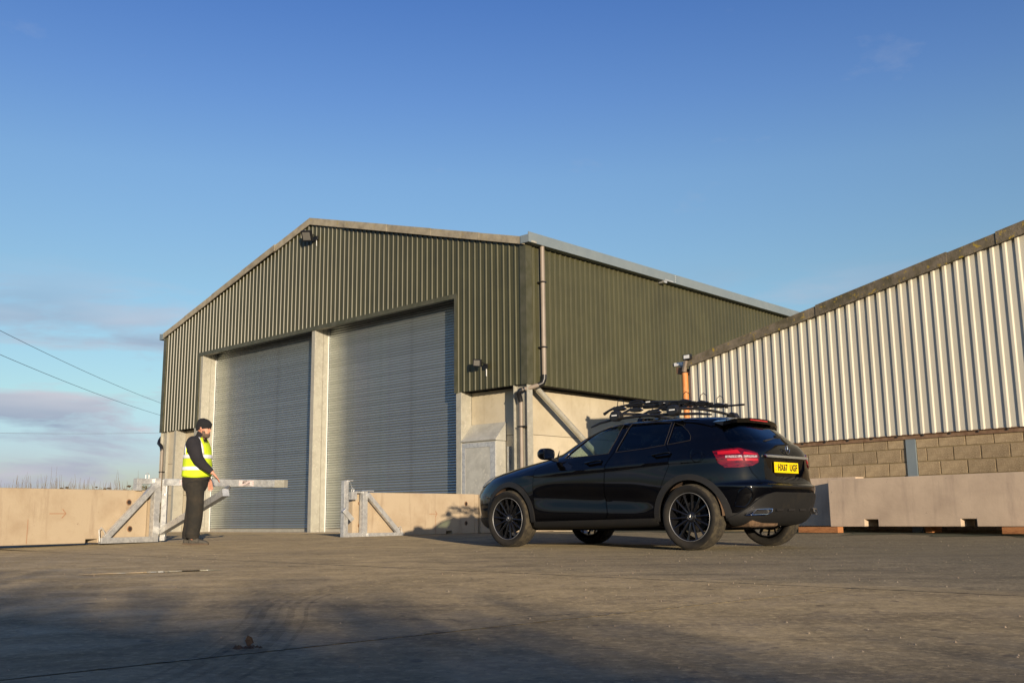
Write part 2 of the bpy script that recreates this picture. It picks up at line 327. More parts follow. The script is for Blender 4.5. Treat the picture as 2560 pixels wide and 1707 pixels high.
# yard surface beyond the long joint
b = MB(); na, nb = 60, 80; base = []
for i in range(na + 1):
    for j in range(nb + 1):
        p = jp(-45 + 105 * i / na, 0.006 + 70 * (j / nb) ** 1.3); b.v.append((p.x, p.y, gz(p.x, p.y)))
for i in range(na):
    for j in range(nb):
        a = i * (nb + 1) + j; b.f.append((a, a + 1, a + nb + 2, a + nb + 1))
b.build('road_surface', M_yard, smooth=60, kind='structure')
b = MB(); p4 = [jp(-45, -62), jp(60, -62), jp(60, 0.3), jp(-45, 0.3)]
b.add([(p.x, p.y, -0.013) for p in p4], [(0, 1, 2, 3)]).build('joint_bed', M_bed, kind='structure')
rs = random.Random(3)
slabs = tag(empty('concrete_slabs', (0, 0, 0)), kind='structure')
for a0, a1 in ((-18, -12), (-12, -6), (-6, 0), (0, 13), (13, 24)):
    for b0, b1 in ((-6, 0), (-12, -6), (-18, -12), (-24, -18)):
        g = 0.010; c = [jp(a0 + g, b0 + g), jp(a1 - g, b0 + g), jp(a1 - g, b1 - g), jp(a0 + g, b1 - g)]
        dz = rs.uniform(-0.001, 0.001) if b0 < -6 else 0
        m_ = MB(); m_.add([(p.x, p.y, -0.012) for p in c] + [(p.x, p.y, dz) for p in c], [(0, 1, 2, 3), (4, 5, 6, 7), (0, 1, 5, 4), (1, 2, 6, 5), (2, 3, 7, 6), (3, 0, 4, 7)])
        m_.build('concrete_slab', M_yard, slabs)
# sandy fill squeezed up along the joints
def filler(p, q, wd_, m, seed, z=0.0015):
    r = random.Random(seed); b = MB(); n = 220; d = (q - p).normalized(); nn_ = Vector((-d.y, d.x, 0))
    for i in range(n + 1):
        c = p.lerp(q, i / n); u = wd_ * r.uniform(-0.2, 1.0); v = -wd_ * r.uniform(-0.2, 1.0)
        for e_ in (u, v): P_ = c + nn_ * e_; b.v.append((P_.x, P_.y, gz(P_.x, P_.y) + z))
    for i in range(n): b.f.append((2 * i, 2 * i + 1, 2 * i + 3, 2 * i + 2))
    return b.build('joint_filler', m, fix=False, kind='structure')
M_fill = mat('sandy_joint_fill', (0.25, 0.21, 0.14), 0.95, n1=((0.10, 0.08, 0.05), 8, 0.42, 0.6), n2=((0.05, 0.04, 0.025), 20, 0.55, 0.62))
filler(jp(0, -6), jp(0, 0), 0.011, M_fill, 1); filler(jp(-4, 0.0), jp(13, 0.0), 0.014, M_fill, 2)
# ragged mossy strip at the foot of the barn wall and of the shed
def ragged(name, pts, width, m, z=0.004, seed=1):
    r = random.Random(seed); b = MB(); n = 60; P = []
    for i in range(n + 1):
        t = i / n; p = Vector(pts[0]).lerp(Vector(pts[1]), t); d = (Vector(pts[1]) - Vector(pts[0])).normalized(); q = Vector((d.y, -d.x, 0))
        w_ = width * (0.75 + 0.25 * math.sin(i * 0.9) + r.uniform(-0.12, 0.12))
        P.append((p, p + q * w_))
    for p, q in P: b.v += [(p.x, p.y, gz(p.x, p.y) + z), (q.x, q.y, gz(q.x, q.y) + z)]
    for i in range(n): b.f.append((2 * i, 2 * i + 1, 2 * i + 3, 2 * i + 2))
    return b.build(name, m, kind='stuff')
tag(ragged('moss', ((2.2, 22.6, 0), (9.6, 13.4, 0)), 1.9, M_moss), 'green mossy strip on the yard along the foot of the grey and cream barn', 'moss')
tag(ragged('moss', ((0.5, 22.9, 0), (8.0, 30.4, 0)), 1.3, M_moss, seed=4), 'green mossy strip on the yard along the side of the olive shed', 'moss')

# ================================================================== SHED
SX, SY, STH = 0.3466, 23.177, 0.8196
SW = 17.6; ZB = 3.465; ZD = 5.97; SLOPE = 0.27; ZAP = 9.217; ZE = ZAP - SLOPE * SW / 2
shed = empty('farm_shed', (SX, SY, 0), STH - math.pi / 2, 'large olive green metal farm shed with two tall steel roller doors in its gable end', 'farm shed')
# local axes: x to the right along the gable (building lies at x<0), y into the depth, z up
CH, FR, DP = 0.016, 0.015, 0.027
def profile(a, b, rc, pitch=0.2, CH=CH, FR=FR, DP=DP):
    """(s, offset) list from a to b with ribs centred at rc + k*pitch"""
    pts = [(a, 0)]; k = math.ceil((a - rc - 0.04) / pitch)
    while rc + k * pitch < b + 0.04:
        c = rc + k * pitch
        for s, o_ in ((c - CH - FR - .004, 0), (c - CH - FR, .0026), (c - CH - .003, DP - .0024), (c - CH + .001, DP), (c + CH - .001, DP), (c + CH + .003, DP - .0024), (c + CH + FR, .0026), (c + CH + FR + .004, 0)):
            if a + 0.001 < s < b - 0.001: pts.append((s, o_))
        k += 1
    pts.append((b, 0))
    if len(pts) > 2 and pts[1][1] > 0: pts[0] = (a, DP if pts[1][0] - a < 2 * CH else 0)
    return pts
def cladding(parent, a, b, rc, zb, zt, place, m, name='cladding_sheet', **kw):
    pr = profile(a, b, rc, **kw); vs = []
    for s, o_ in pr:
        vs.append(place(s, o_, zb(s))); vs.append(place(s, o_, zt(s)))
    fs = [(2 * i, 2 * i + 2, 2 * i + 3, 2 * i + 1) for i in range(len(pr) - 1)]
    return MB().add(vs, fs).build(name, m, parent, fix=False)
front = lambda s, o_, z: (s, -o_, z)
rightside = lambda s, o_, z: (o_, s, z)
leftside = lambda s, o_, z: (-SW - o_, s, z)
DR0, DR1 = -15.06, -2.456        # door opening
roofz = lambda x: ZAP - SLOPE * abs(x + SW / 2)
edges = sorted(set([-SW + 0.15, DR0, DR1, -SW / 2, -0.15] + [round(-0.24 - 1.0 * j, 3) for j in range(18)]))
edges = [e for e in edges if -SW + 0.15 <= e <= -0.15]
# merge slivers
ed = [edges[0]]
for e in edges[1:]:
    if e - ed[-1] < 0.12 and e not in (DR0, DR1, -SW / 2, -0.15): continue
    if e - ed[-1] < 0.12 and ed[-1] not in (DR0, DR1, -SW / 2, -SW + 0.15): ed.pop()
    ed.append(e)
for a, b_ in zip(ed[:-1], ed[1:]):
    low = ZD if (a >= DR0 - 1e-6 and b_ <= DR1 + 1e-6) else ZB
    cladding(shed, a, b_, -0.34, lambda s, low=low: low, lambda s: roofz(s) + 0.05, front, M_olive)
SD = 30.0
for j in range(30):
    a, b_ = 0.15 + j * 1.0, 1.15 + j * 1.0
    cladding(shed, a, min(b_, SD), 0.099, lambda s: ZB, lambda s: ZE + 0.1, rightside, M_olive)
MB().box(-SW - 0.034, -SW, 0.15, SD, ZB, ZE).build('left_cladding', M_olive, shed)
# flashings
MB().box(-0.16, 0.037, -0.037, -0.001, ZB - 0.012, ZE + 0.02).box(0.001, 0.037, 0.0, 0.19, ZB - 0.012, ZE + 0.1).build('corner_flashing', M_olive_trim, shed)
MB().box(-SW - 0.04, -SW + 0.16, -0.037, -0.001, ZB - 0.012, ZE + 0.02).build('corner_flashing', M_olive_trim, shed)
MB().box(DR0 - 0.1, DR1 + 0.1, -0.039, 0.12, ZD - 0.07, ZD - 0.002).box(DR0 - 0.1, DR1 + 0.1, -0.038, -0.034, ZD - 0.002, ZD + 0.05).build('door_head_flashing', M_olive_trim, shed)
MB().box(DR1 - 0.0, DR1 + 0.11, -0.038, 0.02, ZB - 0.01, ZD - 0.07).build('door_edge_flashing', M_olive_trim, shed)
MB().box(DR0 - 0.11, DR0, -0.038, 0.02, ZB - 0.01, ZD - 0.07).build('door_edge_flashing', M_olive_trim, shed)
# added inner skin closing the shell to block light; soffits painted dark as shade
b = MB(); b.prism([(-SW, ZB + 0.001), (DR0, ZB + 0.001), (DR0, ZD), (DR1, ZD), (DR1, ZB + 0.001), (0, ZB + 0.001), (0, ZE - 0.04), (-SW / 2, ZAP - 0.04), (-SW, ZE - 0.04)], 0.03, 0.10, 'y')
b.box(-0.10, -0.03, 0.11, SD, ZB + 0.001, ZE - 0.03)
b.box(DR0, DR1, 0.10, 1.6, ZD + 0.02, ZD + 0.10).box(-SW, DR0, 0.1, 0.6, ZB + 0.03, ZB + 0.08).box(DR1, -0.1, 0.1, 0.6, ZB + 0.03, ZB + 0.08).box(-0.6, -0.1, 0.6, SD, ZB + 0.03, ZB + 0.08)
b.build('light_block_skin', M_dark, shed)
MB().box(-SW, 0, SD, SD + 0.1, 0, ZE).box(-SW + 0.0, -SW + 0.1, 0.6, SD, 0, ZE).build('rear_wall', M_olive, shed)
# roof planes
for sgn in (-1, 1):
    x0, x1 = (-SW / 2, 0.1) if sgn > 0 else (-SW / 2, -SW - 0.1)
    MB().prism([(x0, ZAP + 0.10), (x1, ZAP + 0.10 - SLOPE * abs(x1 - x0)), (x1, ZAP + 0.14 - SLOPE * abs(x1 - x0)), (x0, ZAP + 0.14)], 0.0, SD + 0.2, 'y').build('roof', M_verge, shed)
# verge pieces, overlapping like slates
vl = 1.85
for sgn in (1, -1):
    n = 5
    for i in range(n):
        a0, a1 = i * 1.80, min(i * 1.80 + 1.92, 8.84 if sgn > 0 else 8.86)
        ys, e = -0.085 - 0.012 * ((n - i) % n), 0.011 * (n - i)
        q0, q1 = -SW / 2 + sgn * a0, -SW / 2 + sgn * a1
        z0, z1 = ZAP - SLOPE * a0, ZAP - SLOPE * a1
        m_ = MB(); m_.prism([(q0, z0), (q1, z1), (q1, z1 + 0.185 + e * 0.5), (q0, z0 + 0.185 + e * 0.5)], ys, ys + 0.03, 'y')
        m_.prism([(q0, z0 + 0.16 + e * .5), (q1, z1 + 0.16 + e * .5), (q1, z1 + 0.186 + e * .5), (q0, z0 + 0.186 + e * .5)], ys + 0.03, 0.3, 'y')
        m_.build('verge_cap', M_verge, shed)
# gutters
b = MB(); b.box(0.20, 0.22, -0.12, SD, 6.86, 7.11).box(-0.05, 0.20, -0.12, SD, 6.86, 6.875).box(-0.05, 0.20, -0.12, -0.105, 6.875, 7.05)
b.build('gutter', M_gutter, shed)
for yv in (6.1, 14.2, 22.5):
    for k in range(4):
        MB().box(0.221, 0.226, yv, yv + 0.018, 6.90 + k * 0.055, 6.918 + k * 0.055).build('rivet', M_white, shed)
    MB().box(0.02, 0.21, yv - 0.55, yv - 0.40, 6.80, 6.858).box(0.221, 0.227, yv - 0.5, yv - 0.1, 6.862, 6.90).build('gutter_bracket', M_galv, shed)
MB().box(0.221, 0.226, -0.02, 0.16, 6.862, 6.91).build('joint_plate', M_galv_dull, shed)
MB().box(-SW - 0.22, -SW - 0.2, -0.12, SD, 6.80, 7.03).box(-SW - 0.2, -SW + 0.02, -0.12, SD, 6.80, 6.815).box(-SW - 0.2, -SW + 0.02, -0.12, -0.105, 6.815, 7.0).build('gutter', M_gutter, shed)
# steel columns. right door jamb, centre, left jamb; corner channels
def hcol(x0, x1, depth, z1, name='column', m=M_galv_dull):
    MB().box(x0, x1, 0, depth, -0.1, z1).build(name, m, shed, bevel=0.006)
hcol(-2.426, -2.243, 0.37, ZB); hcol(-8.65, -8.482, 0.30, ZD - 0.02); hcol(-15.06, -14.90, 0.30, ZD - 0.02)
hcol(-16.65, -16.50, 0.37, ZB); hcol(-15.30, -15.06, 0.37, ZB)
for x in (-8.484, -14.902):
    MB().box(x - 0.04, x + 0.02, 0.302, 0.46, 0, ZD + 0.3).build('door_guide', M_galv_dull, shed)
    MB().box(x - 0.02, x + 0.045, 0.462, 0.482, 0.0, ZD + 0.3).build('door_guide_edge', M_white, shed)
for x in (-2.44, -8.652):
    MB().box(x - 0.05, x + 0.01, 0.371 if x > -5 else 0.302, 0.482, 0, ZD + 0.3).build('door_guide', M_galv_dull, shed)
def ibeam(xa, xb):
    MB().box(xa, xa + 0.015, 0, 0.19, -0.1, ZB - 0.002).box(xb - 0.015, xb, 0, 0.19, -0.1, ZB - 0.002).box(xa + 0.015, xb - 0.015, 0.09, 0.10, -0.1, ZB - 0.002).build('corner_column', M_galv_dull, shed)
ibeam(-0.45, -0.005); ibeam(-SW + 0.005, -SW + 0.45)
# concrete wall panels under the cladding (front ones, then the long side)
for z0, z1 in ((-0.1, 1.23), (1.24, 2.32), (2.33, ZB)):
    for xa, xb in ((-2.24, -0.46), (-16.495, -15.31)):
        MB().box(xa, xb, 0.372, 0.48, z0, z1).build('wall_panel', M_conc_panel, shed, bevel=0.004)
    MB().box(-17.13, -16.66, 0.08, 0.2, z0, z1).build('wall_panel', M_conc_panel, shed, bevel=0.004)
    for j in range(5):
        MB().box(-0.57, -0.452, 0.30 + 6 * j, 6.28 + 6 * j, z0, z1).build('wall_panel', M_conc_panel, shed, bevel=0.004)
for j in range(1, 5):
    MB().box(-0.45, -0.0, 6.28 + 6 * (j - 1) - 0.08, 6.28 + 6 * (j - 1) + 0.10, -0.1, ZB).build('column', M_galv_dull, shed)
# diagonal brace
MB().tube([(-0.16, 0.45, 3.46), (-0.16, 5.3, 0.25)], 0.07, 12).build('brace', M_galv_dull, shed, smooth=40)
# roller doors, one lath after another
def slat_mesh(w):
    prof = [(0, 0.0), (-0.006, 0.006), (-0.0125, 0.020), (-0.015, 0.036), (-0.0125, 0.052), (-0.006, 0.066), (0, 0.0715), (0.006, 0.0715), (0.006, 0.0)]
    vs = [(0, y, z) for y, z in prof] + [(w, y, z) for y, z in prof]; n = len(prof)
    fs = [(i, (i + 1) % n, (i + 1) % n + n, i + n) for i in range(n)] + [tuple(range(n))[::-1], tuple(range(n, 2 * n))]
    return MB().add(vs, fs).mesh('slat', M_slat, 50)
def roller(x0, x1, label):
    d = lnk(bpy.data.objects.new('roller_door', MB().box(x0, x1, 0.50, 0.53, 0.0, 0.09).mesh('roller_door', M_galv_dull)), shed); d['label'] = label
    me = slat_mesh(x1 - x0); k = 0; z = 0.095
    while z < ZD + 0.25:
        o_ = inst(me, 'slat', d, (x0, 0.505 + rs.uniform(-0.0012, 0.0012), z)); o_.rotation_euler = (rs.uniform(-0.012, 0.012), 0, 0); z += 0.0725
roller(-8.47, -2.45, 'right hand grey steel roller door of the shed')
roller(-14.89, -8.66, 'left hand grey steel roller door of the shed')
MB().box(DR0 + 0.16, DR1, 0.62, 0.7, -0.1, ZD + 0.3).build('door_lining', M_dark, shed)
# ventilation cowl and small hatch under it on the right hand part of the gable
hatch = lnk(bpy.data.objects.new('ventilation_cowl', None), shed)
MB().prism([(0.37, 2.66), (0.37, 2.20), (0.0, 2.20), (-0.02, 2.22)], -2.24, -1.04, 'x').build('cowl_hood', M_galv_light, shed)
COL.objects.unlink(hatch); bpy.data.objects.remove(hatch)
hb = MB().box(-2.24, -1.06, 0.03, 0.37, 0.0, 2.19).build('hatch_housing', M_galv_light, shed, bevel=0.004)
fr = MB(); 
for q in ((-2.235, -2.12, 0.3, 2.17), (-1.25, -1.08, 0.3, 2.17), (-2.12, -1.25, 2.06, 2.17), (-2.12, -1.25, 0.3, 0.42)): fr.box(q[0], q[1], 0.012, 0.029, q[2], q[3])
fr.build('hatch_frame', M_galv, shed); MB().box(-2.115, -1.255, 0.018, 0.0285, 0.425, 2.055).build('hatch_door', M_galv_light, shed)
for x in (-0.93, -0.62): MB().box(x - 0.03, x + 0.03, 0.30, 0.37, 0.1, 2.05).build('cable_trunking', M_galv, shed)
# rainwater pipes
def elbow(b, pts, r, n=10): b.tube(pts, r, n)
rp = MB(); rp.tube([(0.145, 0.45, 6.86), (0.145, 0.45, 3.62)], 0.055, 14); rp.build('downpipe', M_pipe, shed, smooth=40)
MB().tube([(0.145, 0.45, 3.70), (0.145, 0.45, 3.60), (0.12, 0.42, 3.50), (0.02, 0.33, 3.44)], 0.062, 12).build('pipe_elbow', M_black, shed, smooth=40)
MB().tube([(0.05, 0.36, 3.455), (-0.10, -0.09, 3.31)], 0.054, 12).build('pipe_offset', M_pipe, shed, smooth=40)
MB().tube([(-0.06, -0.02, 3.34), (-0.14, -0.10, 3.29), (-0.20, -0.09, 3.24), (-0.215, -0.03, 3.15), (-0.215, 0.0, 3.05)], [0.062, 0.066, 0.066, 0.064, 0.06], 12).build('pipe_elbow', M_black, shed, smooth=40)
MB().tube([(-0.215, 0.01, 3.08), (-0.215, 0.01, 0.0)], 0.05, 14).build('downpipe', M_pipe, shed, smooth=40)
for z in (5.95, 4.35): MB().box(0.03, 0.21, 0.38, 0.52, z, z + 0.03).build('pipe_clip', M_black, shed)
for z in (2.45, 1.2): MB().box(-0.28, -0.03, -0.06, 0.09, z, z + 0.025).build('pipe_clip', M_black, shed)
MB().tube([(-SW - 0.20, 0.15, 3.30), (-SW - 0.20, 0.08, 3.18), (-SW - 0.1, 0.0, 3.08), (-SW + 0.12, -0.02, 2.96), (-SW + 0.20, -0.02, 2.80)], [0.07, 0.072, 0.066, 0.064, 0.06], 12).build('pipe_elbow', M_black, shed, smooth=40)
MB().tube([(-SW + 0.20, -0.02, 2.85), (-SW + 0.20, -0.02, 0.0)], 0.05, 12).build('downpipe', M_pipe, shed, smooth=40)
MB().box(-SW + 0.13, -SW + 0.28, -0.08, 0.09, 2.05, 2.075).build('pipe_clip', M_black, shed)
MB().box(-SW - 0.5, 0.3, -0.35, 0.7, -0.2, 0.0).build('threshold', M_barrier, shed)
# floodlights on the gable
def floodlight(loc, size, yaw, pitch, label, grp='floodlights on the shed gable'):
    ex = Vector((math.cos(STH - math.pi / 2), math.sin(STH - math.pi / 2), 0)); ey = Vector((-ex.y, ex.x, 0))
    p = Vector((SX, SY, 0)) + ex * loc[0] + ey * loc[1] + Vector((0, 0, loc[2]))
    t = empty('floodlight', p, STH - math.pi / 2, label, 'floodlight', grp)
    h = MB().box(-size / 2, size / 2, -0.035, 0.035, -size * 0.42, size * 0.42).build('housing', M_black, t, bevel=0.008)
    l_ = MB().box(-size * .36, size * .36, -0.041, -0.036, -size * 0.30, size * 0.30).build('lens', M_lens, t)
    for o_ in (h, l_):
        o_.rotation_euler = (pitch, 0.12, yaw); o_.location = (0, -0.24, 0.0)
    MB().tube([(size * .6, -0.20, 0), (size * .62, -0.06, -0.05), (size * .3, -0.05, -0.07)], 0.014, 6).build('bracket', M_black, t)
    MB().box(size * .2, size * .75, -0.08, -0.036, -0.14, -0.02).build('sensor_box', M_black, t)
    MB().tube([(size * .55, -0.05, -0.13), (size * .56, -0.05, -0.32)], 0.010, 6).build('cable', M_white, t)
    return t
floodlight((-1.42, 0, 4.09), 0.22, 0.35, 0.15, 'small black floodlight low on the gable to the right of the roller doors')
floodlight((-8.68, 0, 8.80), 0.40, 0.25, 0.45, 'black floodlight high under the peak of the olive shed')

# ================================================================== BARN
BX, BY, BTH = 6.962, 16.318, 0.707
barn = empty('cream_barn', (BX, BY, 0), BTH - math.pi / 2, 'long low barn with cream ribbed cladding over tan blockwork on the right', 'barn')
BL = -5.128; BZ0 = 3.352; BS = 0.1893; BZB = 1.654; BRI = 2.2; BR = 9.6
bro = lambda x: BZ0 + (x - BL) * BS if x < BRI else BZ0 + (BRI - BL) * BS - (x - BRI) * BS
e = BL + 0.02; k = 0
while e < BR:
    e2_ = min(e + 1.0, BR)
    if e < BRI < e2_: e2_ = BRI
    cladding(barn, e, e2_, -0.03, lambda s: BZB, lambda s: bro(s) + 0.06, front, M_cream, CH=0.022, FR=0.016, DP=0.026)
    # fixing screws
    for s_ in (e + 0.28, e + 0.68):
        for zz in (BZB + 0.42, BZB + 0.42 + 1.05, bro(s_) - 0.24):
            if zz < bro(s_) - 0.1: MB().lathe([(0.010, 0), (0.010, -0.006), (0, -0.008)], 6, 'y', (s_ + rs.uniform(-.01, .01), 0.0, zz), closed=False).build('fixing_screw', M_rust, barn)
    e = e2_
b = MB(); b.prism([(BL + 0.03, BZB + 0.02), (BR, BZB + 0.02), (BR, bro(BR)), (BRI, bro(BRI)), (BL + 0.03, BZ0)], 0.03, 0.12, 'y'); b.build('inner_wall', M_dark, barn)
MB().box(BL, BL + 0.1, 0.12, 14, 0, BZ0).box(BR - 0.1, BR, 0.12, 14, 0, bro(BR)).box(BL, BR, 14, 14.1, 0, BZ0).build('side_wall', M_cream, barn)
for x0, x1 in ((BL - 0.15, BRI), (BRI, BR + 0.15)):
    MB().prism([(x0, bro(x0) + 0.10), (x1, bro(x1) + 0.10), (x1, bro(x1) + 0.14), (x0, bro(x0) + 0.14)], 0.0, 14.2, 'y').build('roof', M_verge2, barn)
# verge caps
vx = [BL - 0.02]
for px_u in (2.44, 0.32, -0.45 - 1.0): pass
cuts = [BL + 0.02, -2.02, 0.43, 1.30, 2.2]
for i in range(len(cuts) - 1):
    a, c = cuts[i], cuts[i + 1] + 0.05; yy = -0.10 - 0.014 * (i % 2); ex = 0.014 * (i % 2)
    if i == len(cuts) - 2: c = cuts[i + 1]
    m_ = MB().prism([(a, bro(a) - 0.002 - ex), (c, bro(c) - 0.002 - ex), (c, bro(c) + 0.175 + ex), (a, bro(a) + 0.175 + ex)], yy, yy + 0.03, 'y')
    m_.prism([(a, bro(a) + 0.15 + ex), (c, bro(c) + 0.15 + ex), (c, bro(c) + 0.177 + ex), (a, bro(a) + 0.177 + ex)], yy + 0.03, 0.35, 'y').build('verge_cap', M_verge2, barn)
a, c = BRI, BR + 0.1
MB().prism([(a, bro(a)), (c, bro(c)), (c, bro(c) + 0.18), (a, bro(a) + 0.18)], -0.1, -0.07, 'y').build('verge_cap', M_verge2, barn)
# blockwork: courses 225 high, blocks 450 long with joints
mo = MB().box(BL + 0.02, BR, 0.064, 0.25, -0.1, BZB).build('mortar', M_mortar, barn)
me_b = {}
def block(x0, x1, z0, z1):
    key = (round(x1 - x0, 3), round(z1 - z0, 3), rs.randrange(3))
    if key not in me_b:
        w_, h_, _ = key; m_ = MB(); c_ = 0.006
        j = [rs.uniform(-0.003, 0.003) for _ in range(4)]
        v = [(0, 0.05, 0), (w_, 0.05, 0), (w_, 0.05, h_), (0, 0.05, h_), (c_ + j[0], 0, c_ + j[1]), (w_ - c_ + j[2], 0, c_ - j[0]), (w_ - c_ - j[1], 0, h_ - c_ + j[3]), (c_ - j[2], 0, h_ - c_ + j[0])]
        m_.add(v, [(4, 5, 6, 7), (0, 1, 5, 4), (1, 2, 6, 5), (2, 3, 7, 6), (3, 0, 4, 7)]); me_b[key] = m_.mesh('block', M_block, None, fix=False)
    o_ = inst(me_b[key], 'block', barn, (x0, 0.052 + rs.uniform(-0.004, 0.003), z0)); return o_
M1 = 1.426
for c in range(-6, 1):
    z0 = M1 + 0.225 * c + 0.005; z1 = z0 + 0.215
    if c == 0: z1 = BZB - 0.01
    off = 0.0 if c % 2 == 0 else -0.215
    if z0 < -0.1: continue
    x = 0.0 + off - 0.45 * 12
    POSTX0, POSTX1 = -0.56, -0.39
    while x < BR:
        a, d = x + 0.005, x + 0.445
        a = max(a, BL + 0.03); d = min(d, BR)
        segs = [(a, d)]
        if a < POSTX1 and d > POSTX0: segs = [(a, POSTX0 - 0.004), (POSTX1 + 0.004, d)]
        for a_, d_ in segs:
            if d_ - a_ > 0.03 and (a_ < 5): block(a_, d_, z0, z1)
        x += 0.45
MB().box(POSTX0, POSTX1, 0.03, 0.2, -0.1, BZB - 0.02).build('steel_post', M_gutter, barn)
MB().box(BL, BR, -0.012, 0.05, BZB - 0.005, BZB + 0.008).box(BL, BR, 0.02, 0.035, BZB - 0.07, BZB - 0.006).build('base_rail', M_rust, barn)
x = BL + 0.3
while x < 3:
    MB().tube([(x, 0.005, BZB - 0.004), (x, 0.005, BZB - 0.035)], 0.012, 6).build('bolt', M_black, barn); x += 0.46
# eaves gutter end, clay coloured pipe, camera and lamp at the barn's left corner
MB().box(BL - 0.26, BL + 0.0, -0.06, 14, BZ0 - 0.10, BZ0 - 0.09).box(BL - 0.27, BL - 0.25, -0.06, 14, BZ0 - 0.09, BZ0 + 0.04).box(BL - 0.26, BL + 0.0, -0.06, -0.05, BZ0 - 0.09, BZ0 + 0.03).build('gutter', M_rust, barn)
MB().tube([(BL - 0.07, -0.03, BZ0 - 0.10), (BL - 0.07, -0.03, 0.0)], 0.062, 14).build('downpipe', M_rust_pipe, barn, smooth=40)
bw = lambda x, y, z: barn_m @ Vector((x, y, z))
barn_m = Matrix.Translation((BX, BY, 0)) @ Matrix.Rotation(BTH - math.pi / 2, 4, 'Z')
t = empty('security_camera', bw(BL - 0.20, -0.02, BZ0 + 0.10), BTH - math.pi / 2, 'small pale security camera over the rusty gutter end of the barn', 'camera')
MB().box(-0.14, 0.10, -0.03, 0.04, -0.03, 0.04).build('body', M_white, t, bevel=0.006); MB().lathe([(0.03, 0), (0.035, -0.03), (0.0, -0.03)], 10, 'x', (-0.14, 0.0, 0.0), closed=False).build('lens', M_black, t); MB().box(0.02, 0.10, -0.02, 0.03, -0.07, -0.03).build('bracket', M_gutter, t)
t = empty('floodlight', bw(BL + 0.10, -0.14, BZ0 + 0.20), BTH - math.pi / 2, 'small floodlight with white lens on the left corner of the cream barn', 'floodlight')
MB().box(-0.10, 0.10, -0.03, 0.03, -0.055, 0.055).build('housing', M_black, t, bevel=0.006); MB().box(-0.065, 0.075, -0.036, -0.031, -0.03, 0.04).build('lens', M_white, t); MB().bar((-0.05, 0.02, -0.06), (-0.13, 0.03, -0.28), 0.07, 0.05).build('bracket', M_pipe, t)

# ================================================================== UNSEEN WALL ADDED BEHIND THE CAMERA (to cast the long foreground shadow)
wl = empty('shadow_wall', (5.0, -14.6, 0), math.atan2(-0.662, 0.749), 'unseen concrete wall added behind the camera to cast the foreground shadow', 'wall')
for i in range(-7, 8):
    MB().box(i * 4.0 + 0.01, i * 4.0 + 3.99, -0.12, 0.12, -0.1, 2.20).build('panel', M_conc_panel, wl)
    MB().box(i * 4.0 - 0.1, i * 4.0 + 0.1, 0.121, 0.35, -0.1, 1.9).build('post', M_galv_dull, wl)

# unseen leaf cloud added along the top of that wall to soften its shadow edge
M_hedge = mat('hedge_leaf', (0.05, 0.06, 0.02), 0.85, n1=((0.09, 0.08, 0.03), 2, 0.4, 0.6))
r = random.Random(21); hb_ = MB(); wd = Vector((0.749, -0.662, 0)); wn_ = Vector((0.662, 0.749, 0))
for i in range(30000):
    s_ = r.uniform(-30, 34); crest = 2.40 + 0.05 * math.sin(s_ * 0.55 + 1.0) + 0.08 * math.sin(s_ * 1.7) + 0.05 * math.sin(s_ * 4.1)
    z = 2.0 + (crest - 2.0) * min(1.35, abs(r.gauss(0.0, 0.6))); c_ = Vector((5.0, -14.6, 0)) + wd * s_ - wn_ * r.uniform(0.2, 1.0) + Vector((0, 0, z))
    q = Vector((r.gauss(0, 1), r.gauss(0, 1), r.gauss(0, 1))).normalized(); q2 = q.orthogonal().normalized(); k_ = r.uniform(0.03, 0.07)
    hb_.add([c_ - q * k_, c_ + q2 * k_ * .6, c_ + q * k_, c_ - q2 * k_ * .6], [(0, 1, 2, 3)])
hs_ = hb_.build('shadow_hedge', M_hedge, fix=False); tag(hs_, 'unseen ragged leaf cloud added above the wall to soften its shadow edge', 'shadow_hedge', kind='stuff')
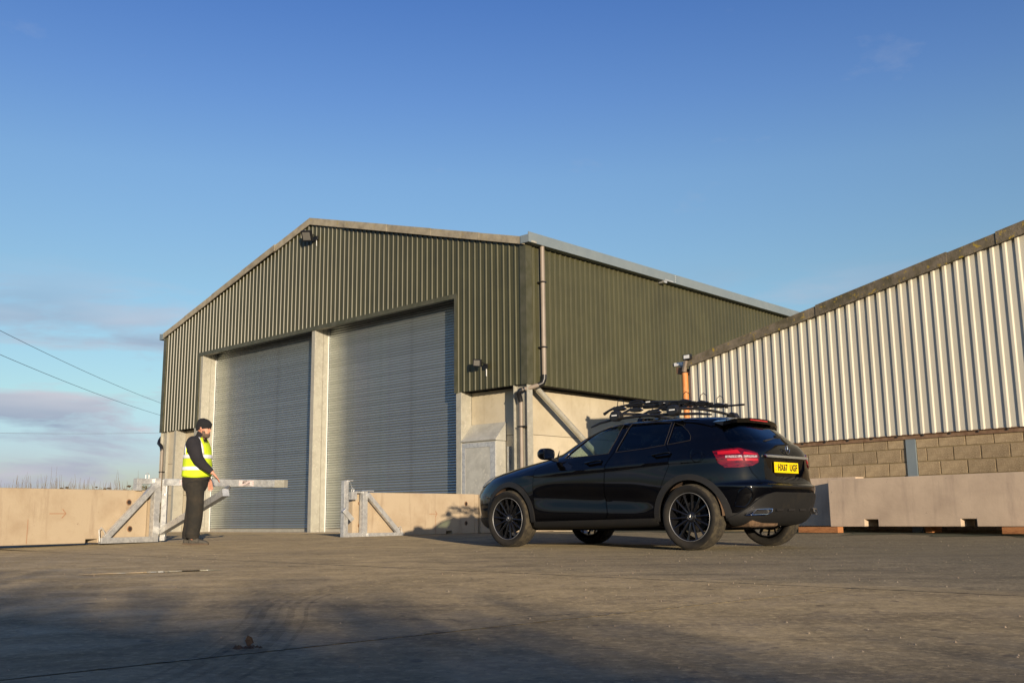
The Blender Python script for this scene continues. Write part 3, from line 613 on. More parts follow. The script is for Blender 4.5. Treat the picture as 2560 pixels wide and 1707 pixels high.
# ================================================================== BARRIERS
def barrier_thing(name, p0, ang, length, z0, label, mt=None, arrow=None, holes=(), notches=(), h=0.8, ends=(True, True), chips=True, grp='concrete barrier blocks in the yard', seam=None):
    """local x along the block, front face at y=0 looking to -y, built from p0"""
    t = empty(name, (p0[0], p0[1], z0), ang, label, 'barrier', grp); M_barrier = mt or MATS['barrier_concrete']
    T = 0.42; n = 0.16
    b = MB(); xs = [0.0]; prof = []
    # outline in x,z with fork notches cut out of the lower edge
    pts = [(0, 0)]
    for a, c, hh in sorted(notches): pts += [(a, 0), (a, hh), (c, hh), (c, 0)]
    pts += [(length, 0), (length, h), (0, h)]
    b.prism(pts, 0, T, 'y')
    body = b.build('body', M_barrier, t, bevel=0.012)
    bmx = bmesh.new(); bmx.from_mesh(body.data); bmesh.ops.triangulate(bmx, faces=[f for f in bmx.faces if len(f.verts) > 4]); bmx.to_mesh(body.data); bmx.free()
    body.modifiers['bevel'].limit_method = 'ANGLE'
    # stepped tongues at the ends
    if ends[0]: MB().prism([(-0.02, 0.02), (0.0, 0.0), (0.0, T), (-0.02, T - 0.02)], 0.0, h - 0.004, 'z').prism([(-0.22, 0.045), (-0.021, 0.045), (-0.021, T - 0.05), (-0.22, T - 0.05)], 0.0, h - 0.004, 'z').build('end_tongue', M_barrier, t)
    if ends[1]: MB().prism([(length, 0.0), (length + 0.02, 0.03), (length + 0.02, T - 0.02), (length, T)], 0.0, h - 0.004, 'z').prism([(length + 0.021, 0.045), (length + 0.16, 0.045), (length + 0.16, T - 0.05), (length + 0.021, T - 0.05)], 0.0, h - 0.004, 'z').build('end_tongue', M_barrier, t)
    for hx, hz in holes:
        MB().lathe([(0.034, -0.004), (0.046, -0.0015), (0.052, 0.004), (0.034, 0.05), (0.0, 0.05)], 14, 'y', (hx, -0.0015, hz), closed=False).build('lifting_hole', M_stain, t)
        MB().lathe([(0.0, -0.003), (0.034, -0.003)], 14, 'y', (hx, -0.0035, hz), closed=False).build('hole_shadow', M_hole, t)  # flat dark disc, the shade inside the hole put into its colour
    if arrow:
        ax, az, s = arrow
        m_ = MB(); y = -0.0025
        m_.bar((ax - s, y, az), (ax + s, y, az), 0.004, 0.012, (0, 0, 1)); m_.bar((ax + s, y, az), (ax + s * .55, y, az + s * .5), 0.004, 0.012, (0, 0, 1)); m_.bar((ax + s, y, az), (ax + s * .5, y, az - s * .5), 0.004, 0.012, (0, 0, 1))
        m_.build('arrow_mark', M_groove, t)
    if seam:
        MB().box(seam - 0.004, seam + 0.004, -0.003, 0.002, 0.02, h * .45).build('seam_line', M_groove, t)
    for nx, nz in ():
        pass
    return t
M_stain = mat('stained_concrete', (0.30, 0.17, 0.09), 0.95, n1=((0.18, 0.10, 0.05), 30, 0.4, 0.6))
M_groove = mat('groove_shadow_brown', (0.36, 0.20, 0.11), 0.95)
# left block carrying the gate frame
aL = math.atan2(2.05, 1.45)
# two end points in the yard: (-7.12,13.97) at the frame edge and (-5.83,16.0) near the gate
lx, ly = -5.83, 15.95
dirL = Vector((-5.83 + 7.12, 15.95 - 13.97, 0)).normalized(); aL = math.atan2(dirL.y, dirL.x)
LL = 3.6; pL = Vector((lx, ly, 0)) - dirL * LL
barrier_thing('concrete_barrier', pL, aL, LL, 0.052, 'pale concrete barrier block left of the swing gate, carrying the gate post', arrow=(LL - 1.53, 0.44, 0.13), holes=((LL - 0.34, 0.61), (LL - 0.30, 0.20)), notches=((LL - 1.05, LL - 0.85, 0.06), (0.6, 0.8, 0.06)), ends=(False, True), seam=LL - 1.98)
# right block carrying the latch post
dirR = Vector((-0.81 + 2.77, 20.84 - 18.45, 0)).normalized(); aR = math.atan2(dirR.y, dirR.x)
pR = Vector((-2.77, 18.45, 0)); LR = 3.08
barrier_thing('concrete_barrier', pR, aR, LR, 0.047, 'pale concrete barrier block between the latch post and the parked car', arrow=(1.85, 0.40, 0.11), holes=((LR - 0.26, 0.60), (LR - 0.26, 0.21), (-0.05 + 0.0, 0.60), (-0.05, 0.2)), notches=((LR - 0.85, LR - 0.68, 0.06),), seam=1.92)
barrier_thing('concrete_barrier', pR + dirR * (LR + 0.20), aR - 0.06, 3.0, 0.047, 'concrete barrier block mostly hidden behind the front of the car', ends=(False, False))
# raised block in front of the barn on the right
dirB = Vector((7.41 - 5.39, 14.64 - 17.17, 0)).normalized(); aB = math.atan2(dirB.y, dirB.x)
pB = Vector((5.39, 17.17, 0))
barrier_thing('concrete_barrier', pB, aB, 3.9, 0.150, 'long pinkish concrete barrier block raised on timbers in front of the blockwork', notches=((0.66, 0.90, 0.115), (2.30, 2.54, 0.115)), h=0.79, ends=(False, False), mt=M_barrier2)
nB = Vector((-dirB.y, dirB.x, 0)) # points away from the camera
barrier_thing('concrete_barrier', pB - dirB * 2.35 + nB * 0.47, aB, 2.6, 0.150, 'concrete barrier block behind the car with its lower part in deep shadow', h=0.84, ends=(False, False), mt=M_barrier2)
def timber(p, d, ln, w_, h_, label):
    t = empty('timber_bearer', p, math.atan2(d.y, d.x), label, 'timber', 'timbers under the raised barrier')
    MB().box(0, ln, -w_ / 2, w_ / 2, 0, h_).build('beam', M_wood, t, bevel=0.006)
timber(pB - dirB * 0.48 - nB * 0.16 + Vector((0, 0, 0.05)), dirB, 0.78, 0.16, 0.098, 'short orange timber under the left end of the raised barrier beside the car')
timber(pB + dirB * 3.02 - nB * 0.16 + Vector((0, 0, 0.05)), dirB, 0.9, 0.16, 0.098, 'orange timber under the right end of the raised barrier at the picture edge')
timber(pB + dirB * 1.6 + nB * 0.30 + Vector((0, 0, 0.05)), nB, 0.3, 0.12, 0.098, 'dark timber deep under the middle of the raised barrier')

# ================================================================== GATE
upz = Vector((0, 0, 1))
def gl(p, a, b_): return p  # placeholder
# left frame: stands against the near face of the left block, local x along the block, origin at the foot of its post
nL = Vector((dirL.y, -dirL.x, 0))  # towards the camera
gf = empty('gate_frame', Vector((lx, ly, 0.045)) + dirL * 0.10 + nL * 0.06, aL, 'galvanised steel gate post frame clamped over the left concrete barrier', 'gate frame')
MB().box(-0.055, 0.055, -0.05, 0.05, 0.0, 1.0).build('post', M_galv, gf, bevel=0.004)
MB().bar((-0.03, -0.04, 0.90), (-0.90, -0.04, 0.07), 0.07, 0.085, (0, 0, 1)).build('brace', M_galv, gf, bevel=0.003)
MB().box(-0.98, -0.056, -0.08, 0.0, 0.0, 0.085).build('base_rail', M_galv, gf, bevel=0.003)
MB().box(-0.36, -0.056, -0.01, 0.09, 0.905, 0.99).box(-0.36, -0.27, -0.01, 0.09, 0.80, 0.904).build('top_clamp', M_galv, gf, bevel=0.003)
MB().tube([(-0.18, 0.03, 0.99), (-0.18, 0.03, 1.05), (-0.15, 0.03, 1.08), (-0.12, 0.03, 1.05), (-0.12, 0.03, 0.99)], 0.007, 6).build('lifting_loop', M_galv, gf)
MB().tube([(-1.0, -0.06, 0.03), (-1.02, -0.06, 0.20), (-0.98, -0.06, 0.235), (-0.94, -0.06, 0.19), (-0.90, -0.06, 0.12)], 0.008, 6).build('lifting_loop', M_galv, gf)
MB().box(0.056, 0.085, -0.03, 0.03, 0.12, 0.30).box(0.056, 0.085, -0.03, 0.03, 0.62, 0.80).build('hinge', M_galv, gf)
# swing arm
HP = Vector((lx, ly, 0)) + dirL * 0.28 + nL * 0.06
AE = Vector((-3.50, 15.35, 0.91)); A0 = Vector((HP.x, HP.y, 0.985))
da = (AE - A0).normalized(); sa = empty('swing_gate_arm', (HP.x, HP.y, 0.10), 0, 'long galvanised swing gate arm with a diagonal strut, half opened behind the man', 'gate arm')
loc = lambda p: Vector(p) - Vector((HP.x, HP.y, 0.10))
MB().bar(loc(A0), loc(AE), 0.10, 0.112).build('arm', M_galv, sa, bevel=0.004)
MB().bar(loc(AE - da * 0.17), loc(AE + da * 0.004), 0.104, 0.116).build('end_cap', M_galv_dull, sa, bevel=0.003)
MB().box(-0.04, 0.04, -0.04, 0.04, -0.03, 0.93).build('hinge_post', M_galv, sa, bevel=0.004)
MB().box(-0.035, 0.045, -0.06, -0.041, -0.04, 0.02).box(0.02, 0.06, -0.06, -0.041, 0.86, 0.93).build('hinge_plate', M_galv, sa)
fl = Vector((da.x, da.y, 0)).normalized(); sd = fl.cross(upz)
S0 = Vector((HP.x, HP.y, 0.20)) + sd * 0.05; S1 = Vector((-4.21, 14.62, 0.765)) 
MB().bar(loc(S0), loc(S1), 0.10, 0.10).build('strut', M_galv, sa, bevel=0.004)
ds = (S1 - S0).normalized(); MB().bar(loc(S1 - ds * 0.01), loc(S1 + ds * 0.008), 0.105, 0.105).build('strut_cap', M_galv, sa)
MB().bar(loc(S1 + Vector((-0.03, 0.06, 0.03))), loc(Vector((-4.50, 15.83, 0.89))), 0.04, 0.06).build('strut_tie', M_galv_dull, sa)
def holes_plate(parent, c, d, n_, w_, h_, name='label_plate'):
    """printed plate: flat white plate with faint red and grey lines"""
    o_ = MB().bar(c - d * w_ / 2, c + d * w_ / 2, 0.003, h_).build(name, M_plate, parent); return o_
M_plate = bpy.data.materials.new('printed_label'); M_plate.use_nodes = True
_t = M_plate.node_tree; _b = _t.nodes['Principled BSDF']; _b.inputs['Roughness'].default_value = 0.5
_c = _t.nodes.new('ShaderNodeTexCoord'); _m = _t.nodes.new('ShaderNodeMapping'); _m.inputs['Scale'].default_value = (110, 110, 150); _t.links.new(_c.outputs['Object'], _m.inputs[0])
_n = _t.nodes.new('ShaderNodeTexNoise'); _n.inputs['Scale'].default_value = 1.6; _t.links.new(_m.outputs[0], _n.inputs['Vector'])
_r = _t.nodes.new('ShaderNodeValToRGB'); _r.color_ramp.elements[0].position = 0.42; _r.color_ramp.elements[0].color = (0.45, 0.20, 0.18, 1); _r.color_ramp.elements[1].position = 0.5; _r.color_ramp.elements[1].color = (0.72, 0.70, 0.66, 1)
_t.links.new(_n.outputs['Fac'], _r.inputs[0]); _t.links.new(_r.outputs[0], _b.inputs['Base Color'])
al = (AE - A0).length
for s in (0.42, 1.62, al - 0.72):
    holes_plate(sa, loc(A0 + da * s + sd * 0.053), da, None, 0.20, 0.085)
# small bright hinge column between frame and arm
t = MB().box(-0.03, 0.055, -0.066, -0.045, 0.14, 0.70).build('hinge_strap', M_galv, sa)
for z in (0.68, 0.16): MB().lathe([(0.022, 0), (0.022, -0.012), (0.0, -0.016)], 6, 'y', (0.012, -0.066, z), closed=False).build('bolt', M_galv, sa)
# latch frame on the right block
nR = Vector((dirR.y, -dirR.x, 0))
lf_ = empty('latch_frame', pR + nR * 0.07 - dirR * 0.06 + Vector((0, 0, 0.03)), aR, 'galvanised steel latch post frame with a chained bolt on the right hand barrier', 'gate frame')
MB().box(-0.50, -0.40, -0.045, 0.045, 0.0, 1.01).build('latch_post', M_galv, lf_, bevel=0.003)
MB().box(-0.05, 0.06, -0.05, 0.05, 0.0, 0.83).build('frame_post', M_galv, lf_, bevel=0.003)
MB().box(-0.399, -0.051, -0.045, 0.045, 0.0, 0.09).build('bottom_plate', M_galv, lf_, bevel=0.003)
MB().box(-0.20, -0.055, -0.02, 0.12, 0.80, 0.83).box(0.06, 0.24, -0.02, 0.12, 0.835, 0.85).box(-0.33, -0.20, -0.05, 0.03, 0.68, 0.82).build('top_clamp', M_galv, lf_, bevel=0.003)
MB().bar((0.05, -0.045, 0.78), (0.86, -0.045, 0.07), 0.06, 0.085, (0, 0, 1)).build('brace', M_galv, lf_, bevel=0.003)
MB().box(0.061, 0.95, -0.08, 0.0, 0.0, 0.08).build('base_rail', M_galv, lf_, bevel=0.003)
MB().tube([(0.86, -0.06, 0.06), (0.85, -0.06, 0.16), (0.88, -0.06, 0.19), (0.91, -0.06, 0.16), (0.93, -0.06, 0.06)], 0.007, 6).build('lifting_loop', M_galv, lf_)
MB().tube([(-0.30, -0.02, 0.82), (-0.31, -0.02, 0.86), (-0.28, -0.02, 0.885), (-0.25, -0.02, 0.86), (-0.26, -0.02, 0.82)], 0.007, 6).build('ring', M_galv, lf_)
MB().bar((-0.53, -0.075, 0.50), (-0.33, -0.075, 0.32), 0.06, 0.085, (0, -0.3, 1)).build('hanging_bolt', M_galv, lf_, bevel=0.003)
def chain(parent, pts, r=0.006):
    """links along a polyline, alternating planes"""
    P = [Vector(p) for p in pts]; m_ = MB(); i = 0
    for a, c in zip(P[:-1], P[1:]):
        L_ = (c - a).length; n_ = max(1, int(L_ / 0.026)); d = (c - a).normalized(); s_ = d.orthogonal().normalized(); u_ = d.cross(s_)
        for k in range(n_):
            q = a + d * (k + 0.5) * L_ / n_; e_ = s_ if i % 2 else u_; i += 1
            m_.tube([q + d * 0.014, q + e_ * 0.009 + d * 0.006, q + e_ * 0.009 - d * 0.006, q - d * 0.014, q - e_ * 0.009 - d * 0.006, q - e_ * 0.009 + d * 0.006], 0.0028, 4, closed=True)
    return m_.build('chain', M_galv, parent)
chain(lf_, [(-0.47, -0.06, 0.80), (-0.475, -0.065, 0.53)]); chain(lf_, [(-0.42, -0.055, 0.80), (-0.40, -0.06, 0.56), (-0.42, -0.06, 0.48)])
chain(lf_, [(-0.44, -0.02, 1.02), (-0.36, -0.02, 1.01), (-0.33, -0.03, 0.94), (-0.29, -0.03, 0.84)]); MB().tube([(-0.46, 0.0, 1.018), (-0.26, 0.0, 1.022)], 0.010, 8).build('pin', M_galv, lf_)

# ================================================================== DISTANT THINGS
def wire(p, q, sag, label, mid=None):
    m_ = MB(); P = []
    for i in range(25):
        t_ = i / 24; a = Vector(p).lerp(Vector(q), t_); a.z -= sag * 4 * t_ * (1 - t_); P.append(a)
    o_ = m_.tube([a - P[0] for a in P], 0.0125, 5).build('overhead_wire', M_wire); o_.location = P[0]; tag(o_, label, 'overhead wire', 'overhead wires left of the shed')
wire((-21.55, 30.5, 9.17), (-28.05, 88, 9.6), 0.55, 'upper of the two sloping overhead wires at the left')
wire((-21.55, 30.5, 8.05), (-28.05, 88, 8.75), 0.55, 'lower of the two sloping overhead wires at the left')
wire((-28.05, 88.2, 8.15), (-56.0, 82, 8.35), 0.35, 'nearly level overhead wire low in the sky at the left')
def upole(x, y, h_, label):
    t = empty('utility_pole', (x, y, -0.09), 0, label, 'utility pole')
    MB().tube([(0, 0, 0), (0, 0, h_)], [0.16, 0.11], 10).build('pole', M_wood_grey, t, smooth=40); MB().box(-0.9, 0.9, -0.06, 0.06, h_ - 0.5, h_ - 0.38).build('crossarm', M_wood_grey, t)
M_wood_grey = mat('grey_wood', (0.12, 0.10, 0.08), 0.9)
upole(-21.5, 30.3, 9.7, 'tall wooden utility pole left of the yard'); upole(-28.05, 88.4, 10.2, 'wooden utility pole behind the olive shed'); upole(-56.2, 82, 8.8, 'far wooden utility pole in the field at the left')
M_twig = mat('dry_stalk', (0.13, 0.10, 0.065), 0.9)
M_bush = mat('brown_green_leaf', (0.09, 0.085, 0.03), 0.85, n1=((0.13, 0.10, 0.05), 3, 0.4, 0.6))
r = random.Random(11); b = MB()
for i in range(280):
    cl = r.choice([-24, -22.7, -21.9, -20.0, -19.2, -18.6, -18.1, -17.8, -16.9]); x = cl + r.gauss(0, 0.75); y = 40 + r.uniform(-2, 3)
    if i % 3 == 0: x = r.uniform(-26, -14)
    hgt = 1.55 + abs(r.gauss(0, 0.22)) + (0.15 if r.random() < .15 else 0); lean = r.gauss(0, 0.10)
    z0 = 1.2; P = [(x, y, z0)]
    for k in range(1, 4): P.append((x + lean * k / 3 + r.gauss(0, 0.02), y, z0 + (hgt - z0 + 0.25) * k / 3))
    b.tube(P, [0.010, 0.008, 0.006, 0.003], 3, caps=False)
for i in range(300):
    x = r.uniform(-26, -13); y = 40 + r.uniform(-1.5, 2); b.tube([(x, y, -0.1), (x + r.gauss(0, .2), y, 1.0), (x + r.gauss(0, .3), y, 1.55 + r.uniform(0, 0.18))], [0.02, 0.014, 0.006], 3, caps=False)
    if i % 2 == 0:
        for k in range(5):
            cx_, cz_ = x + r.gauss(0, 0.35), r.uniform(0.2, 1.72); s_ = r.uniform(0.04, 0.12)
            b.add([(cx_ - s_, y, cz_), (cx_, y + s_, cz_ - s_ * .4), (cx_ + s_, y, cz_ + s_ * .3), (cx_, y - s_ * .5, cz_ + s_ * .5)], [(0, 1, 2, 3)])
tag(b.build('dry_weeds', M_twig, fix=False), 'bare dry weed stalks sticking up beyond the left barrier', 'weeds', kind='stuff')
t = empty('bush', (-11.15, 30, -0.09), 0, 'rounded brownish bush showing between the barrier and the gate clamp', 'bush'); b = MB(); lv = MB()
for i in range(90):
    a = r.uniform(0, 6.28); rr = r.uniform(0.1, 0.62); x, y = math.cos(a) * rr, math.sin(a) * rr; z = 1.62 * (1 - 0.45 * (rr / 0.62) ** 2) * r.uniform(.86, 1.04)
    b.tube([(x * .1, y * .1, 0), (x * .6, y * .6, z * .6), (x, y, z)], [0.02, 0.012, 0.004], 3, caps=False)
for i in range(2200):
    a = r.uniform(0, 6.28); rr = math.sqrt(r.random()) * 0.66; z = r.uniform(0.2, 1) * 1.60 * (1 - 0.5 * (rr / 0.66) ** 2); x, y = math.cos(a) * rr, math.sin(a) * rr
    q = Vector((r.gauss(0, 1), r.gauss(0, 1), r.gauss(0, 1))).normalized() * 0.035; q2 = q.orthogonal().normalized() * 0.018; c_ = Vector((x, y, z))
    lv.add([c_ - q, c_ + q2, c_ + q, c_ - q2], [(0, 1, 2, 3)])
b.build('twigs', M_twig, t, fix=False); lf2 = lv.build('foliage', M_bush, t, fix=False)

# ================================================================== LOOSE THINGS ON THE GROUND
M_peb = mat('pebble', (0.30, 0.25, 0.18), 0.9, n1=((0.25, 0.18, 0.12), 3, 0.4, 0.6)); b = MB()
for i in range(700):
    y = 1.9 + 11 * r.random() ** 0.8; x = r.uniform(-0.62, 0.62) * y + 0.0
    if r.random() < .35: x = abs(x)
    s = r.choice([0.0015, 0.002, 0.003, 0.004]) * r.uniform(.7, 1.4) * (1 + y * .05); z = gz(x, y)
    v = [(x + s * r.uniform(.7, 1.3) * math.cos(k * 1.2566 + .3), y + s * r.uniform(.7, 1.3) * math.sin(k * 1.2566 + .3), z) for k in range(5)] + [(x, y, z + s * r.uniform(.8, 1.3))]
    b.add(v, [(k, (k + 1) % 5, 5) for k in range(5)])
tag(b.build('grit', M_peb, fix=False), 'pale grit and small stones scattered over the yard', 'grit', kind='stuff')
M_mud = mat('dry_mud', (0.10, 0.06, 0.035), 0.95, n1=((0.06, 0.035, 0.02), 60, 0.4, 0.6), bump=0.003, bscale=90)
t = empty('mud_clod', (-0.80, 3.02, 0.0), 0.3, 'small dark clod of mud and leaf on the concrete joint in front', 'mud clod'); b = MB()
for i in range(26):
    x, y = r.gauss(0, 0.022), r.gauss(0, 0.012); s = r.uniform(0.004, 0.012)
    v = [(x + s * math.cos(k * 1.05) * r.uniform(.7, 1.2), y + s * math.sin(k * 1.05) * r.uniform(.6, 1.1), 0.0) for k in range(6)] + [(x, y, s * r.uniform(.6, 1.1))]
    b.add(v, [(k, (k + 1) % 6, 6) for k in range(6)])
b.build('clod', M_mud, t, fix=False); MB().add([(0.012, 0, 0.004), (0.03, 0.004, 0.014), (0.024, 0, 0.030), (0.012, 0.003, 0.036), (0.004, 0, 0.022), (0.020, 0, 0.002)], [(0, 1, 2, 3, 4)]).build('leaf', M_mud, t, fix=False)
# puddle
M_water = mat('puddle_water', (0.035, 0.03, 0.026), 0.06, spec=0.8)
def blob(name, c, a, ln, wd, m, z, seed, irr=.25, kind='structure'):
    rr = random.Random(seed); n = 40; ph = [rr.uniform(0, 6.28) for _ in range(4)]; v = [(c[0], c[1], gz(*c) + z)]
    for i in range(n):
        th = 2 * math.pi * i / n; k = 1 + irr * (math.sin(2 * th + ph[0]) * .5 + math.sin(3 * th + ph[1]) * .35 + math.sin(5 * th + ph[2]) * .25)
        x, y = ln * math.cos(th) * k, wd * math.sin(th) * k; X, Y = c[0] + x * math.cos(a) - y * math.sin(a), c[1] + x * math.sin(a) + y * math.cos(a); v.append((X, Y, gz(X, Y) + z))
    return MB().add(v, [(0, 1 + i, 1 + (i + 1) % n) for i in range(n)]).build(name, m, fix=False, kind=kind)
blob('puddle', (-2.62, 7.42), 0.55, 0.50, 0.085, M_water, 0.004, 5, kind='structure')
# curved tyre marks: thin bands of dirt on the slab
M_mark = bpy.data.materials.new('tyre_dirt'); M_mark.use_nodes = True; _t = M_mark.node_tree; _b = _t.nodes['Principled BSDF']; _b.inputs['Base Color'].default_value = (0.045, 0.033, 0.024, 1); _b.inputs['Roughness'].default_value = .95
_c = _t.nodes.new('ShaderNodeTexCoord'); _n = _t.nodes.new('ShaderNodeTexNoise'); _n.inputs['Scale'].default_value = 9; _n.inputs['Detail'].default_value = 6; _t.links.new(_c.outputs['Object'], _n.inputs['Vector'])
_r = _t.nodes.new('ShaderNodeMapRange'); _r.inputs[1].default_value = .35; _r.inputs[2].default_value = .75; _r.inputs[3].default_value = 0.0; _r.inputs[4].default_value = .30; _t.links.new(_n.outputs['Fac'], _r.inputs[0]); _t.links.new(_r.outputs[0], _b.inputs['Alpha'])
path = [(-0.80, 2.2), (-0.79, 2.8), (-0.90, 3.7), (-1.03, 4.4), (-1.06, 4.95), (-0.98, 5.5), (-0.72, 6.3), (-0.25, 7.3), (0.5, 8.6)]
def smooth_path(P, n=8):
    out_ = []
    for i in range(len(P) - 1):
        p0, p1, p2, p3 = P[max(i - 1, 0)], P[i], P[i + 1], P[min(i + 2, len(P) - 1)]
        for k in range(n):
            t_ = k / n; out_.append(tuple(0.5 * ((2 * p1[j]) + (-p0[j] + p2[j]) * t_ + (2 * p0[j] - 5 * p1[j] + 4 * p2[j] - p3[j]) * t_ ** 2 + (-p0[j] + 3 * p1[j] - 3 * p2[j] + p3[j]) * t_ ** 3) for j in range(2)))
    out_.append(tuple(P[-1])); return out_
sp_ = smooth_path(path)
for off, wd in ((-0.135, 0.016), (-0.075, 0.030), (-0.02, 0.018), (0.035, 0.030), (0.09, 0.014)):
    m_ = MB(); 
    for i, p in enumerate(sp_):
        q = sp_[min(i + 1, len(sp_) - 1)]; p_ = sp_[max(i - 1, 0)]; d = Vector((q[0] - p_[0], q[1] - p_[1], 0)).normalized(); s_ = Vector((-d.y, d.x, 0))
        for e_ in (off - wd / 2, off + wd / 2): m_.v.append((p[0] + s_.x * e_, p[1] + s_.y * e_, 0.0022))
    for i in range(len(sp_) - 1): m_.f.append((2 * i, 2 * i + 1, 2 * i + 3, 2 * i + 2))
    tag(m_.build('tyre_mark', M_mark, fix=False), 'faint curved tyre marks crossing the foreground concrete', 'tyre mark', 'bands of the curved tyre track', 'stuff')
# ================================================================== CAR
CX, CY, CHD = 1.5077, 12.2902, 2.3775
M_paint = mat('black_paint', (0.0012, 0.0012, 0.0018), 0.6, spec=0.0, coat=1.0, coat_r=0.03, n1=((0.004, 0.0033, 0.0025), 2.5, 0.55, 0.8))
M_clad = mat('grey_plastic_cladding', (0.016, 0.0155, 0.015), 0.5, spec=0.35, n1=((0.03, 0.026, 0.02), 6, 0.55, 0.8))
M_tyre = mat('tyre_rubber', (0.012, 0.0112, 0.010), 0.8, spec=0.25, n1=((0.028, 0.024, 0.018), 5, 0.4, 0.65))
M_tread = mat('muddy_tread', (0.060, 0.048, 0.028), 0.95, n1=((0.025, 0.020, 0.013), 18, 0.4, 0.6), bump=0.004, bscale=60)
M_rim = mat('black_alloy', (0.008, 0.008, 0.009), 0.22, spec=0.6)
M_rimedge = mat('polished_rim_edge', (0.24, 0.24, 0.24), 0.4, metal=0.3)
M_chrome = mat('chrome', (0.75, 0.76, 0.78), 0.10, metal=1.0)
M_red = mat('red_lamp', (0.14, 0.001, 0.004), 0.08, spec=0.4, coat=0.7, n1=((0.045, 0.0, 0.001), 12, 0.45, 0.6), stretch=(1, 1, 5))
M_clear = mat('clear_lamp_lens', (0.42, 0.38, 0.38), 0.15, coat=1.0, n1=((0.2, 0.1, 0.1), 60, 0.4, 0.6))
M_redbar = mat('bright_red_bar', (0.42, 0.005, 0.008), 0.15, coat=1.0)
M_plate_y = mat('number_plate_yellow', (0.85, 0.60, 0.0), 0.35)
M_headl = mat('headlamp_glass', (0.35, 0.38, 0.42), 0.08, spec=0.8, coat=1.0)
M_mud2 = mat('mud_liner', (0.14, 0.085, 0.045), 0.95, n1=((0.07, 0.04, 0.02), 9, 0.4, 0.6), bump=0.006, bscale=30)
def glass_mat(name, tint, frac):
    m = bpy.data.materials.new(name); m.use_nodes = True; t = m.node_tree; t.nodes.clear()
    o_ = t.nodes.new('ShaderNodeOutputMaterial'); g = t.nodes.new('ShaderNodeBsdfGlossy'); g.inputs['Roughness'].default_value = 0.02; g.inputs['Color'].default_value = (1, 1, 1, 1)
    tr = t.nodes.new('ShaderNodeBsdfTransparent'); tr.inputs[0].default_value = (*tint, 1); fz = t.nodes.new('ShaderNodeFresnel'); fz.inputs[0].default_value = 1.5
    ge = t.nodes.new('ShaderNodeNewGeometry'); iv = t.nodes.new('ShaderNodeMath'); iv.operation = 'SUBTRACT'; iv.inputs[0].default_value = 1.0; t.links.new(ge.outputs['Backfacing'], iv.inputs[1]); ml = t.nodes.new('ShaderNodeMath'); ml.operation = 'MULTIPLY'; t.links.new(fz.outputs[0], ml.inputs[0]); t.links.new(iv.outputs[0], ml.inputs[1]); mx = t.nodes.new('ShaderNodeMixShader'); t.links.new(ml.outputs[0], mx.inputs[0]); t.links.new(tr.outputs[0], mx.inputs[1]); t.links.new(g.outputs[0], mx.inputs[2]); t.links.new(mx.outputs[0], o_.inputs[0]); return m
M_glass = glass_mat('green_tinted_glass', (0.80, 0.87, 0.84), 0)
M_priv = glass_mat('dark_privacy_glass', (0.22, 0.23, 0.25), 0)
car = empty('parked_car', (CX, CY, 0), CHD, 'black compact sport utility car with yellow rear number plate and bike carriers on its roof', 'car')
# horizontal-ish rings of the body: zf, zr (heights at x=+2.1/-2.1), xf, xr, half width, nf, nr
RG = [(0.215, 0.265, 2.00, -1.80, 0.74, 4.2, 4.8), (0.235, 0.285, 2.12, -1.92, 0.83, 4.4, 4.8), (0.30, 0.34, 2.19, -2.00, 0.872, 4.5, 4.8), (0.40, 0.42, 2.23, -2.05, 0.888, 4.5, 4.6), (0.52, 0.54, 2.26, -2.095, 0.893, 4.4, 4.5),
      (0.62, 0.625, 2.265, -2.125, 0.896, 4.3, 4.4), (0.67, 0.675, 2.26, -2.122, 0.897, 4.2, 4.4), (0.71, 0.705, 2.24, -2.075, 0.897, 4.1, 4.5), (0.79, 0.80, 2.19, -2.06, 0.896, 3.9, 4.5), (0.86, 0.90, 2.11, -2.05, 0.893, 3.6, 4.4),
      (0.90, 0.99, 2.00, -2.045, 0.884, 3.3, 4.3), (0.945, 1.055, 1.82, -2.035, 0.868, 3.0, 4.1), (0.992, 1.115, 1.52, -2.005, 0.846, 2.8, 3.8), (1.04, 1.165, 1.12, -1.955, 0.822, 2.8, 3.6), (1.09, 1.205, 0.90, -1.915, 0.798, 2.9, 3.6),
      (1.19, 1.27, 0.70, -1.835, 0.742, 3.0, 3.7), (1.30, 1.345, 0.46, -1.735, 0.682, 3.1, 3.8), (1.39, 1.405, 0.20, -1.635, 0.625, 3.1, 3.8), (1.44, 1.432, 0.00, -1.56, 0.575, 3.0, 3.5), (1.472, 1.45, -0.22, -1.44, 0.49, 2.8, 3.0), (1.490, 1.462, -0.45, -1.25, 0.34, 2.6, 2.6), (1.497, 1.468, -0.68, -1.00, 0.14, 2.4, 2.4)]
XM = -0.35; MQ = 24
